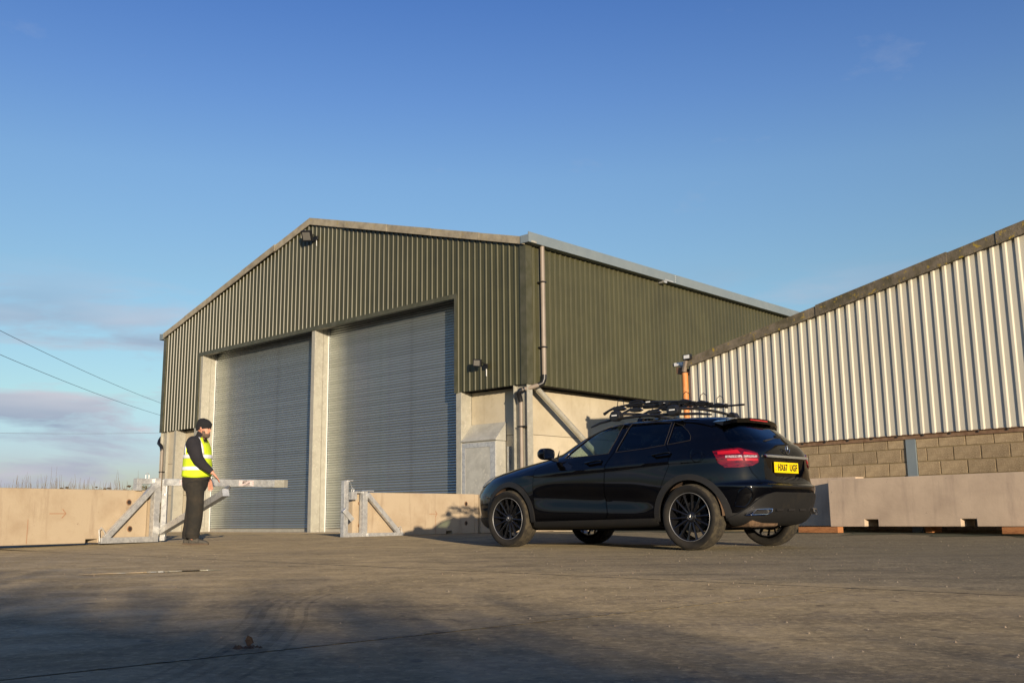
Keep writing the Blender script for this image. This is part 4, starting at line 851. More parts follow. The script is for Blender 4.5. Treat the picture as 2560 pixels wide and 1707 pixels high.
def ring_pts(r):
    zf, zr, xf, xr, hw, nf, nr = r
    def quad(xe, n):
        P = []
        for i in range(301):
            a = math.pi / 2 * i / 300; P.append((XM + (xe - XM) * math.cos(a) ** (2 / n), hw * math.sin(a) ** (2 / n)))
        Ls = [0]
        for i in range(300): Ls.append(Ls[-1] + math.hypot(P[i + 1][0] - P[i][0], P[i + 1][1] - P[i][1]))
        out_ = []; j = 0
        for k in range(MQ + 1):
            s = Ls[-1] * k / MQ
            while j < 299 and Ls[j + 1] < s: j += 1
            f_ = (s - Ls[j]) / max(1e-9, Ls[j + 1] - Ls[j]); out_.append((P[j][0] + (P[j + 1][0] - P[j][0]) * f_, P[j][1] + (P[j + 1][1] - P[j][1]) * f_))
        return out_
    A = quad(xf, nf); B_ = quad(xr, nr)
    half = A + B_[::-1][1:]                       # (xf,0) -> (XM,hw) -> (xr,0), left side
    ring = half + [(x, -y) for x, y in half[::-1][1:-1]]
    return [Vector((x, y, zf + (zr - zf) * (2.1 - x) / 4.2)) for x, y in ring]
def body_rings():
    base = [ring_pts(r) for r in RG]; out_ = []; S = 3
    for i in range(len(base) - 1):
        p0, p1, p2, p3 = base[max(i - 1, 0)], base[i], base[i + 1], base[min(i + 2, len(base) - 1)]
        for k in range(S):
            t_ = k / S
            out_.append([0.5 * (2 * p1[j] + (p2[j] - p0[j]) * t_ + (2 * p0[j] - 5 * p1[j] + 4 * p2[j] - p3[j]) * t_ * t_ + (3 * p1[j] - p0[j] - 3 * p2[j] + p3[j]) * t_ ** 3) for j in range(len(p1))])
    out_.append(base[-1])
    for R_ in out_:
        for p in R_:
            if abs(p.y) < 0.5: continue
            s = 1 if p.y > 0 else -1; d = 0.0
            zc = 0.875 + (0.9 - p.x) * 0.036          # rising character line
            if -2.0 < p.x < 1.35: d += 0.010 * math.exp(-((p.z - zc) / 0.022) ** 2) * sstep(-2.0, -1.7, p.x) * (1 - sstep(1.1, 1.4, p.x))
            if -1.0 < p.x < 1.0: d -= 0.026 * math.exp(-((p.z - 0.56 - 0.05 * p.x) / 0.10) ** 2) * sstep(-1.0, -0.6, p.x) * (1 - sstep(0.6, 1.0, p.x))
            for wx in (-1.35, 1.35): d += 0.012 * math.exp(-((p.x - wx) / 0.40) ** 2) * sstep(0.35, 0.6, p.z) * (1 - sstep(0.75, 0.95, p.z))
            p.y += s * d
    return out_
BR_ = body_rings(); NR_, NP_ = len(BR_), len(BR_[0])
NM_ = []
for i in range(NR_):
    row = []
    for k in range(NP_):
        u = BR_[i][(k + 1) % NP_] - BR_[i][k - 1]; v = BR_[min(i + 1, NR_ - 1)][k] - BR_[max(i - 1, 0)][k]
        n = u.cross(v); row.append(n.normalized() if n.length > 1e-9 else Vector((0, 0, 1)))
    NM_.append(row)
def solid(off):
    b = MB(); rr = [[BR_[i][k] + NM_[i][k] * off for k in range(NP_)] for i in range(NR_)]
    b.rings(rr, cap=False)
    for ri, flip in ((0, True), (NR_ - 1, False)):
        ring = list(range(ri * NP_, ri * NP_ + NP_)); n = NP_
        # close with quads between left and right halves
        for k in range(n // 2):
            a, c = ring[k], ring[k + 1]; d, e = ring[(n - k - 1) % n], ring[(n - k) % n]
            f_ = [a, c, d, e]; f_ = [x for i_, x in enumerate(f_) if x not in f_[:i_]]
            if len(f_) >= 3: b.f.append(tuple(f_[::-1] if flip else f_))
    return b.mesh('solid')
def tmpobj(me): o_ = bpy.data.objects.new('tmp', me); COL.objects.link(o_); return o_
def boolop(me, cutter, op):
    a, c = tmpobj(me), tmpobj(cutter); md = a.modifiers.new('b', 'BOOLEAN'); md.object = c; md.operation = op; md.solver = 'EXACT'
    dg = bpy.context.evaluated_depsgraph_get(); dg.update(); r_ = bpy.data.meshes.new_from_object(a.evaluated_get(dg))
    bpy.data.objects.remove(a); bpy.data.objects.remove(c); return r_
def nest(outer, inner):
    """closed shell: outer surface with the inner one turned inside out"""
    n = len(outer.vertices); vs = [tuple(v.co) for v in outer.vertices] + [tuple(v.co) for v in inner.vertices]
    fs = [tuple(p.vertices) for p in outer.polygons] + [tuple(i + n for i in reversed(p.vertices)) for p in inner.polygons]
    me = bpy.data.meshes.new('shell'); me.from_pydata(vs, [], fs); return me
def flipnorm(me): me.flip_normals(); return me
def pmesh(poly, a0, a1, axis): return MB().prism(poly, a0, a1, axis).mesh('p')
def diag_prism(poly, side=1):
    """poly in (s,z) where s=(x+|y|)/sqrt2, swept along the car's rear left (side=1) or right diagonal"""
    vs = []; q = math.sqrt(0.5)
    for d in (1.55, 2.35):
        for s, z in poly: vs.append(((s - d) * q, side * (s + d) * q, z))
    n = len(poly); fs = [tuple(range(n)), tuple(range(2 * n - 1, n - 1, -1))] + [(i, i + n, (i + 1) % n + n, (i + 1) % n) for i in range(n)]
    return MB().add(vs, fs).mesh('p')
def mirror(me):
    m2_ = me.copy()
    for v in m2_.vertices: v.co.y = -v.co.y
    m2_.flip_normals(); return m2_
def finish(me, name, m, parent, smooth=32, label=None):
    me.materials.clear(); me.materials.append(m)
    for p in me.polygons: p.material_index = 0
    me.shade_smooth(); me.set_sharp_from_angle(angle=math.radians(smooth)); me.name = name
    o_ = lnk(bpy.data.objects.new(name, me), parent)
    if label: o_['label'] = label
    return o_
def cyl(x, z, r, y0, y1, n=56): return MB().rings([[(x + r * math.cos(2 * math.pi * k / n), y, z + r * math.sin(2 * math.pi * k / n)) for k in range(n)] for y in (y0, y1)]).mesh('c')
S0_ = solid(0); SI = solid(-0.035)
# wheel wells stay closed towards the cabin
for x in (-1.35, 1.35):
    for s in (1, -1): SI = boolop(SI, cyl(x, 0.36, 0.44, s * 0.50, s * 1.2), 'DIFFERENCE')
body = nest(S0_, SI)
for x in (-1.35, 1.35):
    for s in (1, -1): body = boolop(body, cyl(x, 0.352, 0.392, s * 0.54, s * 1.2), 'DIFFERENCE')
def offpoly(P, d):
    n = len(P); A = sum(P[i][0] * P[(i + 1) % n][1] - P[(i + 1) % n][0] * P[i][1] for i in range(n)); sg = 1 if A > 0 else -1; out_ = []
    for i in range(n):
        a, b_, c = Vector(P[i - 1]), Vector(P[i]), Vector(P[(i + 1) % n]); e1 = (b_ - a).normalized(); e2_ = (c - b_).normalized()
        n1 = Vector((e1.y, -e1.x)) * sg; n2 = Vector((e2_.y, -e2_.x)) * sg; m_ = (n1 + n2); m_ = m_ / max(0.35, m_.length_squared) * 2 if m_.length > 1e-6 else n1
        out_.append((b_.x + m_.x * d * 0.5 * 1.0, b_.y + m_.y * d * 0.5 * 1.0) if False else (b_.x + (n1 + n2).normalized().x * d, b_.y + (n1 + n2).normalized().y * d))
    return out_
W_FD = [(0.46, 1.060), (0.44, 1.11), (0.34, 1.195), (0.20, 1.298), (0.08, 1.362), (-0.07, 1.402), (-0.305, 1.418), (-0.285, 1.25), (-0.255, 1.13), (-0.235, 1.080), (0.12, 1.066)]
W_RD = [(-0.345, 1.088), (-0.36, 1.15), (-0.385, 1.27), (-0.42, 1.424), (-0.72, 1.420), (-0.99, 1.398), (-1.005, 1.275), (-1.015, 1.136), (-0.75, 1.110)]
W_QT = [(-1.048, 1.138), (-1.04, 1.26), (-1.028, 1.392), (-1.144, 1.355), (-1.245, 1.283), (-1.303, 1.225), (-1.322, 1.172), (-1.197, 1.154)]
sides = {'front_window': W_FD, 'rear_window': W_RD, 'quarter_window': W_QT}
W_WS = [(-0.66, 1.115), (0.66, 1.115), (0.56, 1.405), (0.25, 1.43), (-0.25, 1.43), (-0.56, 1.405)]
W_RW = [(-0.66, 1.135), (0.66, 1.135), (0.63, 1.20), (0.54, 1.335), (0.49, 1.372), (-0.49, 1.372), (-0.54, 1.335), (-0.63, 1.20)]
for P in sides.values(): body = boolop(body, pmesh(P, -1.3, 1.3, 'y'), 'DIFFERENCE')
body = boolop(body, pmesh(W_WS, 0.05, 1.4, 'x'), 'DIFFERENCE')
body = boolop(body, pmesh(W_RW, -2.4, -1.45, 'x'), 'DIFFERENCE')
gshell = nest(solid(-0.007), solid(-0.013))
glass = {}
for nme, P in sides.items(): glass[nme] = boolop(gshell.copy(), pmesh(P, 0.4, 1.3, 'y'), 'INTERSECT')
g_ws = boolop(gshell.copy(), pmesh(W_WS, 0.05, 1.4, 'x'), 'INTERSECT'); g_rw = boolop(gshell.copy(), pmesh(W_RW, -2.4, -1.45, 'x'), 'INTERSECT')
# number plate recess
REC = [(-0.43, 0.955), (0.43, 0.955), (0.40, 0.86), (0.27, 0.765), (-0.27, 0.765), (-0.40, 0.86)]
body = boolop(body, pmesh(REC, -2.3, -2.022, 'x'), 'DIFFERENCE')
# bumper corner vents
VT = [(-0.754, 0.456), (-0.778, 0.538), (-0.806, 0.616), (-0.872, 0.655), (-0.926, 0.623), (-0.942, 0.56), (-0.903, 0.49), (-0.86, 0.443)]
# doors and tailgate
DF = [(0.905, 0.95), (0.915, 0.70), (0.875, 0.335), (-0.205, 0.335), (-0.235, 0.40), (-0.195, 0.60), (-0.222, 0.95), (-0.315, 1.09), (-0.345, 1.30), (-0.36, 1.432), (-0.06, 1.428), (0.12, 1.378), (0.27, 1.29), (0.49, 1.13), (0.60, 1.03)]
DRr = [(-0.215, 0.335), (-0.245, 0.40), (-0.205, 0.60), (-0.232, 0.95), (-0.325, 1.09), (-0.355, 1.30), (-0.37, 1.432), (-0.72, 1.436), (-1.02, 1.412), (-1.02, 1.15), (-1.10, 1.05), (-1.11, 0.90), (-1.005, 0.68), (-0.93, 0.50), (-0.90, 0.335)]
doors = {}
for nme, P in (('front_door', DF), ('rear_door', DRr)):
    doors[nme] = boolop(body.copy(), pmesh(offpoly(P, -0.0028), 0.50, 1.3, 'y'), 'INTERSECT')
    for s in (1, -1): body = boolop(body, pmesh(offpoly(P, 0.0028), s * 0.50, s * 1.3, 'y'), 'DIFFERENCE')
TG = [(-0.545, 0.700), (0.545, 0.700), (0.62, 0.80), (0.67, 0.95), (0.70, 1.10), (0.665, 1.20), (0.58, 1.33), (0.54, 1.395), (-0.54, 1.395), (-0.58, 1.33), (-0.665, 1.20), (-0.70, 1.10), (-0.67, 0.95), (-0.62, 0.80)]
gate_ = boolop(body.copy(), pmesh(offpoly(TG, -0.003), -2.4, -1.45, 'x'), 'INTERSECT'); body = boolop(body, pmesh(offpoly(TG, 0.003), -2.4, -1.45, 'x'), 'DIFFERENCE')
# bonnet shut line
BN_ = [(0.84, 0.70), (1.45, 0.70), (1.78, 0.62), (1.90, 0.40), (1.93, 0.0), (1.90, -0.40), (1.78, -0.62), (1.45, -0.70), (0.84, -0.70)]
bon = boolop(body.copy(), pmesh(offpoly(BN_, -0.002), 0.80, 1.3, 'z'), 'INTERSECT'); body = boolop(body, pmesh(offpoly(BN_, 0.002), 0.80, 1.3, 'z'), 'DIFFERENCE')
# lamps
LMP = [(-0.575, 1.035), (-0.68, 1.052), (-0.83, 1.066), (-0.94, 1.040), (-1.037, 1.008), (-1.055, 0.965), (-1.044, 0.913), (-0.966, 0.872), (-0.82, 0.856), (-0.68, 0.857), (-0.615, 0.909)]
lshell = nest(solid(0.010), solid(-0.006)); lamp = boolop(lshell.copy(), diag_prism(LMP), 'INTERSECT')
vent = boolop(nest(solid(0.004), solid(-0.008)), diag_prism(VT), 'INTERSECT')
l2 = nest(solid(0.0125), solid(0.008))
LT = 0
lw = boolop(l2.copy(), diag_prism([(-0.69, 0.984), (-0.86, 0.986), (-0.862, 0.960), (-0.69, 0.960)]), 'INTERSECT'); lw2 = boolop(l2.copy(), diag_prism([(-0.875, 0.986), (-1.03, 0.982), (-1.028, 0.960), (-0.877, 0.960)]), 'INTERSECT')
lr1 = boolop(l2.copy(), diag_prism([(-0.62, 1.03), (-0.82, 1.045), (-0.85, 1.004), (-0.62, 0.998)]), 'INTERSECT'); lr2 = boolop(l2.copy(), diag_prism([(-0.70, 0.952), (-0.86, 0.953), (-0.868, 0.93), (-0.71, 0.928)]), 'INTERSECT'); lr3 = boolop(l2.copy(), diag_prism([(-0.885, 1.022), (-1.02, 0.998), (-1.02, 0.990), (-0.872, 0.995)]), 'INTERSECT'); lr4 = boolop(l2.copy(), diag_prism([(-0.885, 0.952), (-1.035, 0.950), (-1.03, 0.925), (-0.892, 0.925)]), 'INTERSECT')
HL = [(2.00, 0.90), (1.88, 0.905), (1.78, 0.885), (1.84, 0.82), (1.98, 0.76), (2.10, 0.755), (2.20, 0.80), (2.13, 0.87)]
head = boolop(lshell.copy(), pmesh(HL, 0.35, 1.2, 'y'), 'INTERSECT')
# matt cladding
cs = nest(solid(0.012), solid(-0.010))
def arch(x, a0, a1, r0, r1, n=26):
    P = [(x + r1 * math.cos(a0 + (a1 - a0) * i / n), 0.352 + r1 * math.sin(a0 + (a1 - a0) * i / n)) for i in range(n + 1)]
    return P + [(x + r0 * math.cos(a1 + (a0 - a1) * i / n), 0.352 + r0 * math.sin(a1 + (a0 - a1) * i / n)) for i in range(n + 1)]
arF = boolop(cs.copy(), pmesh(arch(1.35, -0.12, math.pi + 0.12, 0.388, 0.452), 0.5, 1.3, 'y'), 'INTERSECT')
arR = boolop(cs.copy(), pmesh(arch(-1.35, -0.12, math.pi + 0.12, 0.388, 0.452), 0.5, 1.3, 'y'), 'INTERSECT')
sill = boolop(cs.copy(), pmesh([(0.955, 0.19), (0.915, 0.31), (-0.90, 0.34), (-0.955, 0.22)], 0.5, 1.3, 'y'), 'INTERSECT')
rcorn = boolop(cs.copy(), pmesh([(-1.80, 0.15), (-1.765, 0.30), (-1.79, 0.385), (-1.93, 0.385), (-2.15, 0.385), (-2.15, 0.15)], 0.25, 1.3, 'y'), 'INTERSECT')
CP = [(-0.79, 0.33), (-0.70, 0.43), (-0.62, 0.52), (-0.53, 0.575), (-0.42, 0.598), (0.42, 0.598), (0.53, 0.575), (0.62, 0.52), (0.70, 0.43), (0.79, 0.33), (0.70, 0.24), (-0.70, 0.24)]
rdiff = boolop(nest(solid(0.022), solid(-0.008)), pmesh(CP, -2.4, -1.75, 'x'), 'INTERSECT')
fsk = boolop(cs.copy(), pmesh([(1.77, 0.15), (1.80, 0.36), (2.4, 0.36), (2.4, 0.15)], -1.3, 1.3, 'y'), 'INTERSECT')

from mathutils.bvhtree import BVHTree
_me = solid(0.002); _bv = BVHTree.FromPolygons([tuple(v.co) for v in _me.vertices], [tuple(p.vertices) for p in _me.polygons])
bo = finish(body, 'body', M_paint, car)
for nme, me in doors.items():
    for s, mm in ((1, me), (-1, mirror(me))):
        d_ = finish(mm, nme, M_paint, car)
        gk = 'front_window' if nme == 'front_door' else 'rear_window'
        g_ = glass[gk] if s > 0 else mirror(glass[gk]); finish(g_, gk, M_glass if nme == 'front_door' else M_priv, d_)
        hx, hz = ((-0.05, 0.990) if nme == 'front_door' else (-1.005, 1.035)); hy = (0.895 - (hz - 0.95) * 0.18) * s
        MB().tube([(hx + 0.115, hy - 0.004 * s, hz - 0.012), (hx + 0.095, hy + 0.030 * s, hz - 0.010), (hx - 0.08, hy + 0.030 * s, hz + 0.010), (hx - 0.11, hy - 0.004 * s, hz + 0.012)], [0.012, 0.014, 0.014, 0.012], 8).build('handle', M_paint, d_, smooth=50)
for s in (1, -1):
    finish(glass['quarter_window'] if s > 0 else mirror(glass['quarter_window']), 'quarter_window', M_priv, car)
finish(g_ws, 'windscreen', M_glass, car)
tg = finish(gate_, 'tailgate', M_paint, car); finish(g_rw, 'rear_window', M_priv, tg)
finish(bon, 'bonnet', M_paint, car)
for s in (1, -1):
    f_ = (lambda m_: m_) if s > 0 else mirror
    la = finish(f_(lamp), 'tail_lamp', M_red, car); finish(f_(lw), 'reversing_strip', M_clear, la); finish(f_(lw2), 'reversing_strip', M_clear, la)
    for q in (lr1, lr2, lr3, lr4): finish(f_(q), 'red_bar', M_redbar, la)
    finish(f_(head), 'headlight', M_headl, car); finish(f_(arF), 'wheel_arch_trim', M_clad, car); finish(f_(arR), 'wheel_arch_trim', M_clad, car); finish(f_(sill), 'sill_trim', M_clad, car); finish(f_(rcorn), 'bumper_corner_trim', M_clad, car)
    finish(f_(vent), 'bumper_vent', M_paint, car)
    vq = []
    for i_ in range(len(VT)):
        for k_ in range(3):
            ss, zz_ = [VT[i_][c_] + (VT[(i_ + 1) % len(VT)][c_] - VT[i_][c_]) * k_ / 3 for c_ in (0, 1)]
            q_ = math.sqrt(0.5); h_ = _bv.ray_cast(Vector(((ss - 2.6) * q_, (ss + 2.6) * q_, zz_)), Vector((q_, -q_, 0)))[0]
            if h_: vq.append(Vector((h_.x, h_.y * s, h_.z)))
    MB().tube(vq, 0.008, 6, closed=True).build('vent_edge', M_paint, car, smooth=50)
    # exhaust tip: trapezoid ring
    E_ = [(0.725, 0.362), (0.655, 0.425), (0.43, 0.432), (0.445, 0.395), (0.52, 0.362)]
    m_ = MB(); ex_x = lambda y: -2.095 + 0.10 * ((y - 0.43) / 0.3) ** 1.6 if y > 0.43 else -2.095
    ro = [[(ex_x(y), s * y, z) for y, z in E_], [(-1.93, s * y, z) for y, z in E_]]
    cyy = sum(p[0] for p in E_) / 5; czz = sum(p[1] for p in E_) / 5
    ri = [(x_, s * (cyy + (y - cyy) * .82), czz + (z - czz) * .68) for (y, z) in E_ for x_ in (ex_x(y) - 0.001,)]
    rb = [(-1.97, s * (cyy + (y - cyy) * .8), czz + (z - czz) * .66) for (y, z) in E_]
    m_.rings([ro[1], ro[0], ri, rb], cap=True).build('exhaust_tip', M_chrome, car, bevel=0.004)
    # door mirror
    mm = MB(); cxm, cym, czm = 0.60, 0.985 * s, 1.11
    R4 = []
    for i, (dx, sc_) in enumerate(((0.075, 0.35), (0.062, 0.75), (0.02, 1.0), (-0.035, 1.0), (-0.05, 0.93))):
        R4.append([(cxm + dx, cym + 0.115 * sc_ * math.copysign(abs(math.cos(a)) ** 0.7, math.cos(a)), czm + 0.070 * sc_ * math.copysign(abs(math.sin(a)) ** 0.7, math.sin(a))) for a in [2 * math.pi * k / 20 for k in range(20)]])
    mr_ = mm.rings(R4).build('door_mirror', M_paint, car, smooth=50)
    MB().box(cxm - 0.054, cxm - 0.051, cym - 0.09, cym + 0.09, czm - 0.05, czm + 0.05).build('mirror_glass', M_chrome, mr_)
    MB().bar((0.58, s * 0.93, 1.055), (0.56, s * 0.83, 1.035), 0.06, 0.03).build('mirror_foot', M_black, mr_)
    # chrome/rubber window line, roof rail
    zz = lambda x: 1.060 + (0.46 - x) * 0.022 if x > -0.3 else (1.0767 + (-0.3 - x) * 0.062 if x > -1.02 else 1.121 + (-1.02 - x) * 0.14)
    yy = lambda z: (0.8525 - (z - 1.0) * 0.36)
    rl = [(0.20, 1.425), (0.05, 1.468), (-0.15, 1.497), (-0.50, 1.508), (-1.00, 1.493), (-1.35, 1.470), (-1.50, 1.450)]
    MB().tube([(x, s * 0.605 if i not in (0, 6) else s * 0.60, z) for i, (x, z) in enumerate(rl)], [0.010, 0.015, 0.016, 0.016, 0.016, 0.015, 0.010], 8).build('roof_rail', M_black, car, smooth=50)
    MB().prism([(0.52, 1.04), (0.555, 1.045), (0.50, 1.15)], s * 0.845, s * 0.852, 'y').build('mirror_triangle', M_black, car)
def onside(x, z):
    h_ = _bv.ray_cast(Vector((x, 1.5, z)), Vector((0, -1, 0))); return h_[0]
M_seal = mat('window_seal', (0.03, 0.026, 0.022), 0.3, spec=0.5)
for nme, P in sides.items():
    Q = []
    for i_ in range(len(P)):
        a_, b_ = P[i_], P[(i_ + 1) % len(P)]
        for k_ in range(4): 
            h_ = onside(a_[0] + (b_[0] - a_[0]) * k_ / 4, a_[1] + (b_[1] - a_[1]) * k_ / 4)
            if h_: Q.append(h_)
    for s in (1, -1): MB().tube([Vector((q.x, q.y * s, q.z)) for q in Q], 0.0035, 5, closed=True).build('window_seal', M_seal, car, smooth=50)
finish(rdiff, 'rear_diffuser', M_clad, car); finish(fsk, 'front_skirt', M_clad, car)
for y0 in (-0.30, -0.05, 0.20):
    MB().box(-2.085, -2.05, y0, y0 + 0.14, 0.40, 0.425).build('diffuser_slot', M_black, car)
# rear details
MB().add([(-2.072, -0.455, 0.966), (-2.072, 0.455, 0.966), (-2.056, 0.46, 0.994), (-2.056, -0.46, 0.994), (-2.02, -0.455, 0.966), (-2.02, 0.455, 0.966), (-2.02, 0.46, 0.994), (-2.02, -0.46, 0.994)], [(0, 1, 2, 3), (4, 7, 6, 5), (0, 4, 5, 1), (3, 2, 6, 7), (0, 3, 7, 4), (1, 5, 6, 2)]).build('chrome_strip', M_chrome, tg, bevel=0.003)
MB().prism([(-0.43, 0.945), (0.43, 0.945), (0.40, 0.86), (0.27, 0.765), (-0.27, 0.765), (-0.40, 0.86)], -2.018, -1.99, 'x').build('plate_recess', M_paint, tg)
pl = MB().box(-2.040, -2.034, -0.26, 0.26, 0.808, 0.922).build('number_plate', M_plate_y, tg, bevel=0.002)
def text_mesh(s, size, ext, m, name, sx=1.0, bold=0.0):
    cu = bpy.data.curves.new('t', 'FONT'); cu.body = s; cu.size = size; cu.extrude = ext; cu.align_x = 'CENTER'; cu.align_y = 'CENTER'; cu.offset = bold; cu.space_character = 1.06; cu.resolution_u = 3
    to = bpy.data.objects.new('t', cu); COL.objects.link(to); dg = bpy.context.evaluated_depsgraph_get(); dg.update(); me = bpy.data.meshes.new_from_object(to.evaluated_get(dg)); bpy.data.objects.remove(to)
    xs = [v.co.x for v in me.vertices]; ys = [v.co.y for v in me.vertices]; wx, wy = max(xs) - min(xs), max(ys) - min(ys); cxx, cyy_ = (max(xs) + min(xs)) / 2, (max(ys) + min(ys)) / 2
    for v in me.vertices: v.co.x = (v.co.x - cxx) / wx * sx; v.co.y = (v.co.y - cyy_) / wy * size
    me.materials.clear(); me.materials.append(m); me.name = name; return me
rotT = Matrix.Rotation(-math.pi / 2, 4, 'Z') @ Matrix.Rotation(math.pi / 2, 4, 'X')
for s_, yc, wd in (('HX67', 0.085, 0.205), ('UGF', -0.150, 0.165)):
    me = text_mesh(s_, 0.076, 0.0006, M_black, 'plate_characters', wd, 0.0022); me.transform(Matrix.Translation((-2.0425, yc, 0.866)) @ rotT)
    o_ = lnk(bpy.data.objects.new('plate_characters', me), tg)
me = text_mesh('UK', 0.014, 0.0004, M_black, 'plate_characters', 0.016, 0.0003); me.transform(Matrix.Translation((-2.0412, 0.233, 0.838)) @ rotT); lnk(bpy.data.objects.new('plate_characters', me), tg)
bl = mat('plate_blue', (0.05, 0.08, 0.35), 0.4); rd_ = mat('plate_red', (0.6, 0.05, 0.05), 0.4)
MB().box(-2.0412, -2.0404, 0.221, 0.245, 0.868, 0.886).build('flag_mark', rd_, tg); MB().box(-2.0416, -2.0413, 0.221, 0.245, 0.8755, 0.8785).build('flag_mark', M_white, tg)
def star(parent, x, y, z, r, axis='x', m=M_chrome):
    m_ = MB(); n = 24
    P = [Vector((0, r * math.cos(2 * math.pi * k / n), r * math.sin(2 * math.pi * k / n))) for k in range(n)]
    if axis == 'y': P = [Vector((p.y, 0, p.z)) for p in P]
    m_.tube([p for p in P], r * 0.07, 6, closed=True)
    for k in range(3):
        a = math.pi / 2 + k * 2 * math.pi / 3; d = Vector((0, math.cos(a), math.sin(a))); e = Vector((0, -math.sin(a), math.cos(a))); nrm = Vector((1, 0, 0))
        if axis == 'y': d = Vector((d.y, 0, d.z)); e = Vector((e.y, 0, e.z)); nrm = Vector((0, 1, 0))
        t_ = d * r * 0.96; m_.add([t_, e * r * 0.13 , -e * r * 0.13, nrm * r * 0.16, -nrm * r * 0.16], [(0, 1, 3), (0, 3, 2), (0, 4, 1), (0, 2, 4), (1, 4, 2, 3)])
    o_ = m_.build('star_emblem', m, parent, fix=False); o_.location = (x, y, z); return o_
star(tg, -2.062, 0.0, 1.060, 0.046)
# spoiler with high brake light, wiper
sp = [[(-1.50, y, 1.437 - 0.06 * (abs(y) / .56) ** 3), (-1.735 + 0.10 * (abs(y) / .58) ** 3, y, 1.424 - 0.05 * (abs(y) / .56) ** 3), (-1.728 + 0.10 * (abs(y) / .58) ** 3, y, 1.372 - 0.03 * (abs(y) / .56) ** 3), (-1.62, y, 1.345 - 0.02 * (abs(y) / .56) ** 2), (-1.52, y, 1.36)] for y in [-0.58, -0.50, -0.40, -0.2, 0, 0.2, 0.40, 0.50, 0.58]]
MB().rings(sp).build('roof_spoiler', M_paint, tg, smooth=50)
MB().prism([(-0.185, 1.396), (0.185, 1.396), (0.18, 1.408), (-0.18, 1.408)], -1.7365, -1.71, 'x').build('brake_light', M_redbar, tg)
MB().bar((-1.885, -0.10, 1.205), (-1.955, 0.30, 1.150), 0.022, 0.014).bar((-1.88, -0.06, 1.212), (-1.88, -0.16, 1.200), 0.05, 0.04).build('rear_wiper', M_black, tg)
# fuel flap seam, door handles already; exhaust box and spare underneath
MB().lathe([(0.072, 0), (0.076, 0.002), (0.072, 0.004)], 28, 'y', (-1.46, 0.872, 1.0)).build('fuel_flap', M_paint, car)
MB().box(-1.95, -1.50, 0.06, 0.62, 0.235, 0.33).build('exhaust_silencer', M_mud2, car, bevel=0.04); MB().box(-0.9, 1.9, -0.45, 0.45, 0.20, 0.24).box(-1.45, -1.25, -0.6, 0.6, 0.20, 0.32).build('underbody', M_dark, car)
# grille and front bumper opening
finish(boolop(nest(solid(0.006), solid(-0.01)), pmesh([(-0.45, 0.50), (0.45, 0.50), (0.50, 0.76), (-0.50, 0.76)], 1.8, 2.5, 'x'), 'INTERSECT'), 'grille', M_black, car)
# interior: seats, dashboard, steering wheel
M_seat = mat('dark_seat', (0.02, 0.02, 0.022), 0.8)
for x in (0.05, -0.85):
    for y in (0.36, -0.36):
        st = MB(); st.box(x - 0.05, x + 0.5, y - 0.24, y + 0.24, 0.42, 0.62).bar((x - 0.05, y, 0.6), (x - 0.24, y, 1.14), 0.46, 0.13, (1, 0, 0.3)).build('seat', M_seat, car, bevel=0.03)
        MB().bar((x - 0.27, y, 1.17), (x - 0.30, y, 1.32), 0.24, 0.10, (1, 0, 0.3)).build('headrest', M_seat, car, bevel=0.03)
MB().prism([(0.55, 0.5), (0.98, 0.5), (0.95, 1.03), (0.62, 1.00), (0.52, 0.85)], -0.72, 0.72, 'y').build('dashboard', M_seat, car, bevel=0.02)
MB().box(-1.72, -1.1, -0.50, 0.50, 0.45, 0.98).box(-1.2, 0.6, -0.7, 0.7, 0.28, 0.36).build('luggage_cover', M_seat, car)
MB().tube([(0.36 + 0.05 * math.sin(a), -0.36 + 0.18 * math.cos(a), 0.93 + 0.17 * math.sin(a)) for a in [2 * math.pi * k / 20 for k in range(20)]], 0.014, 6, closed=True).build('steering_wheel', M_seat, car)
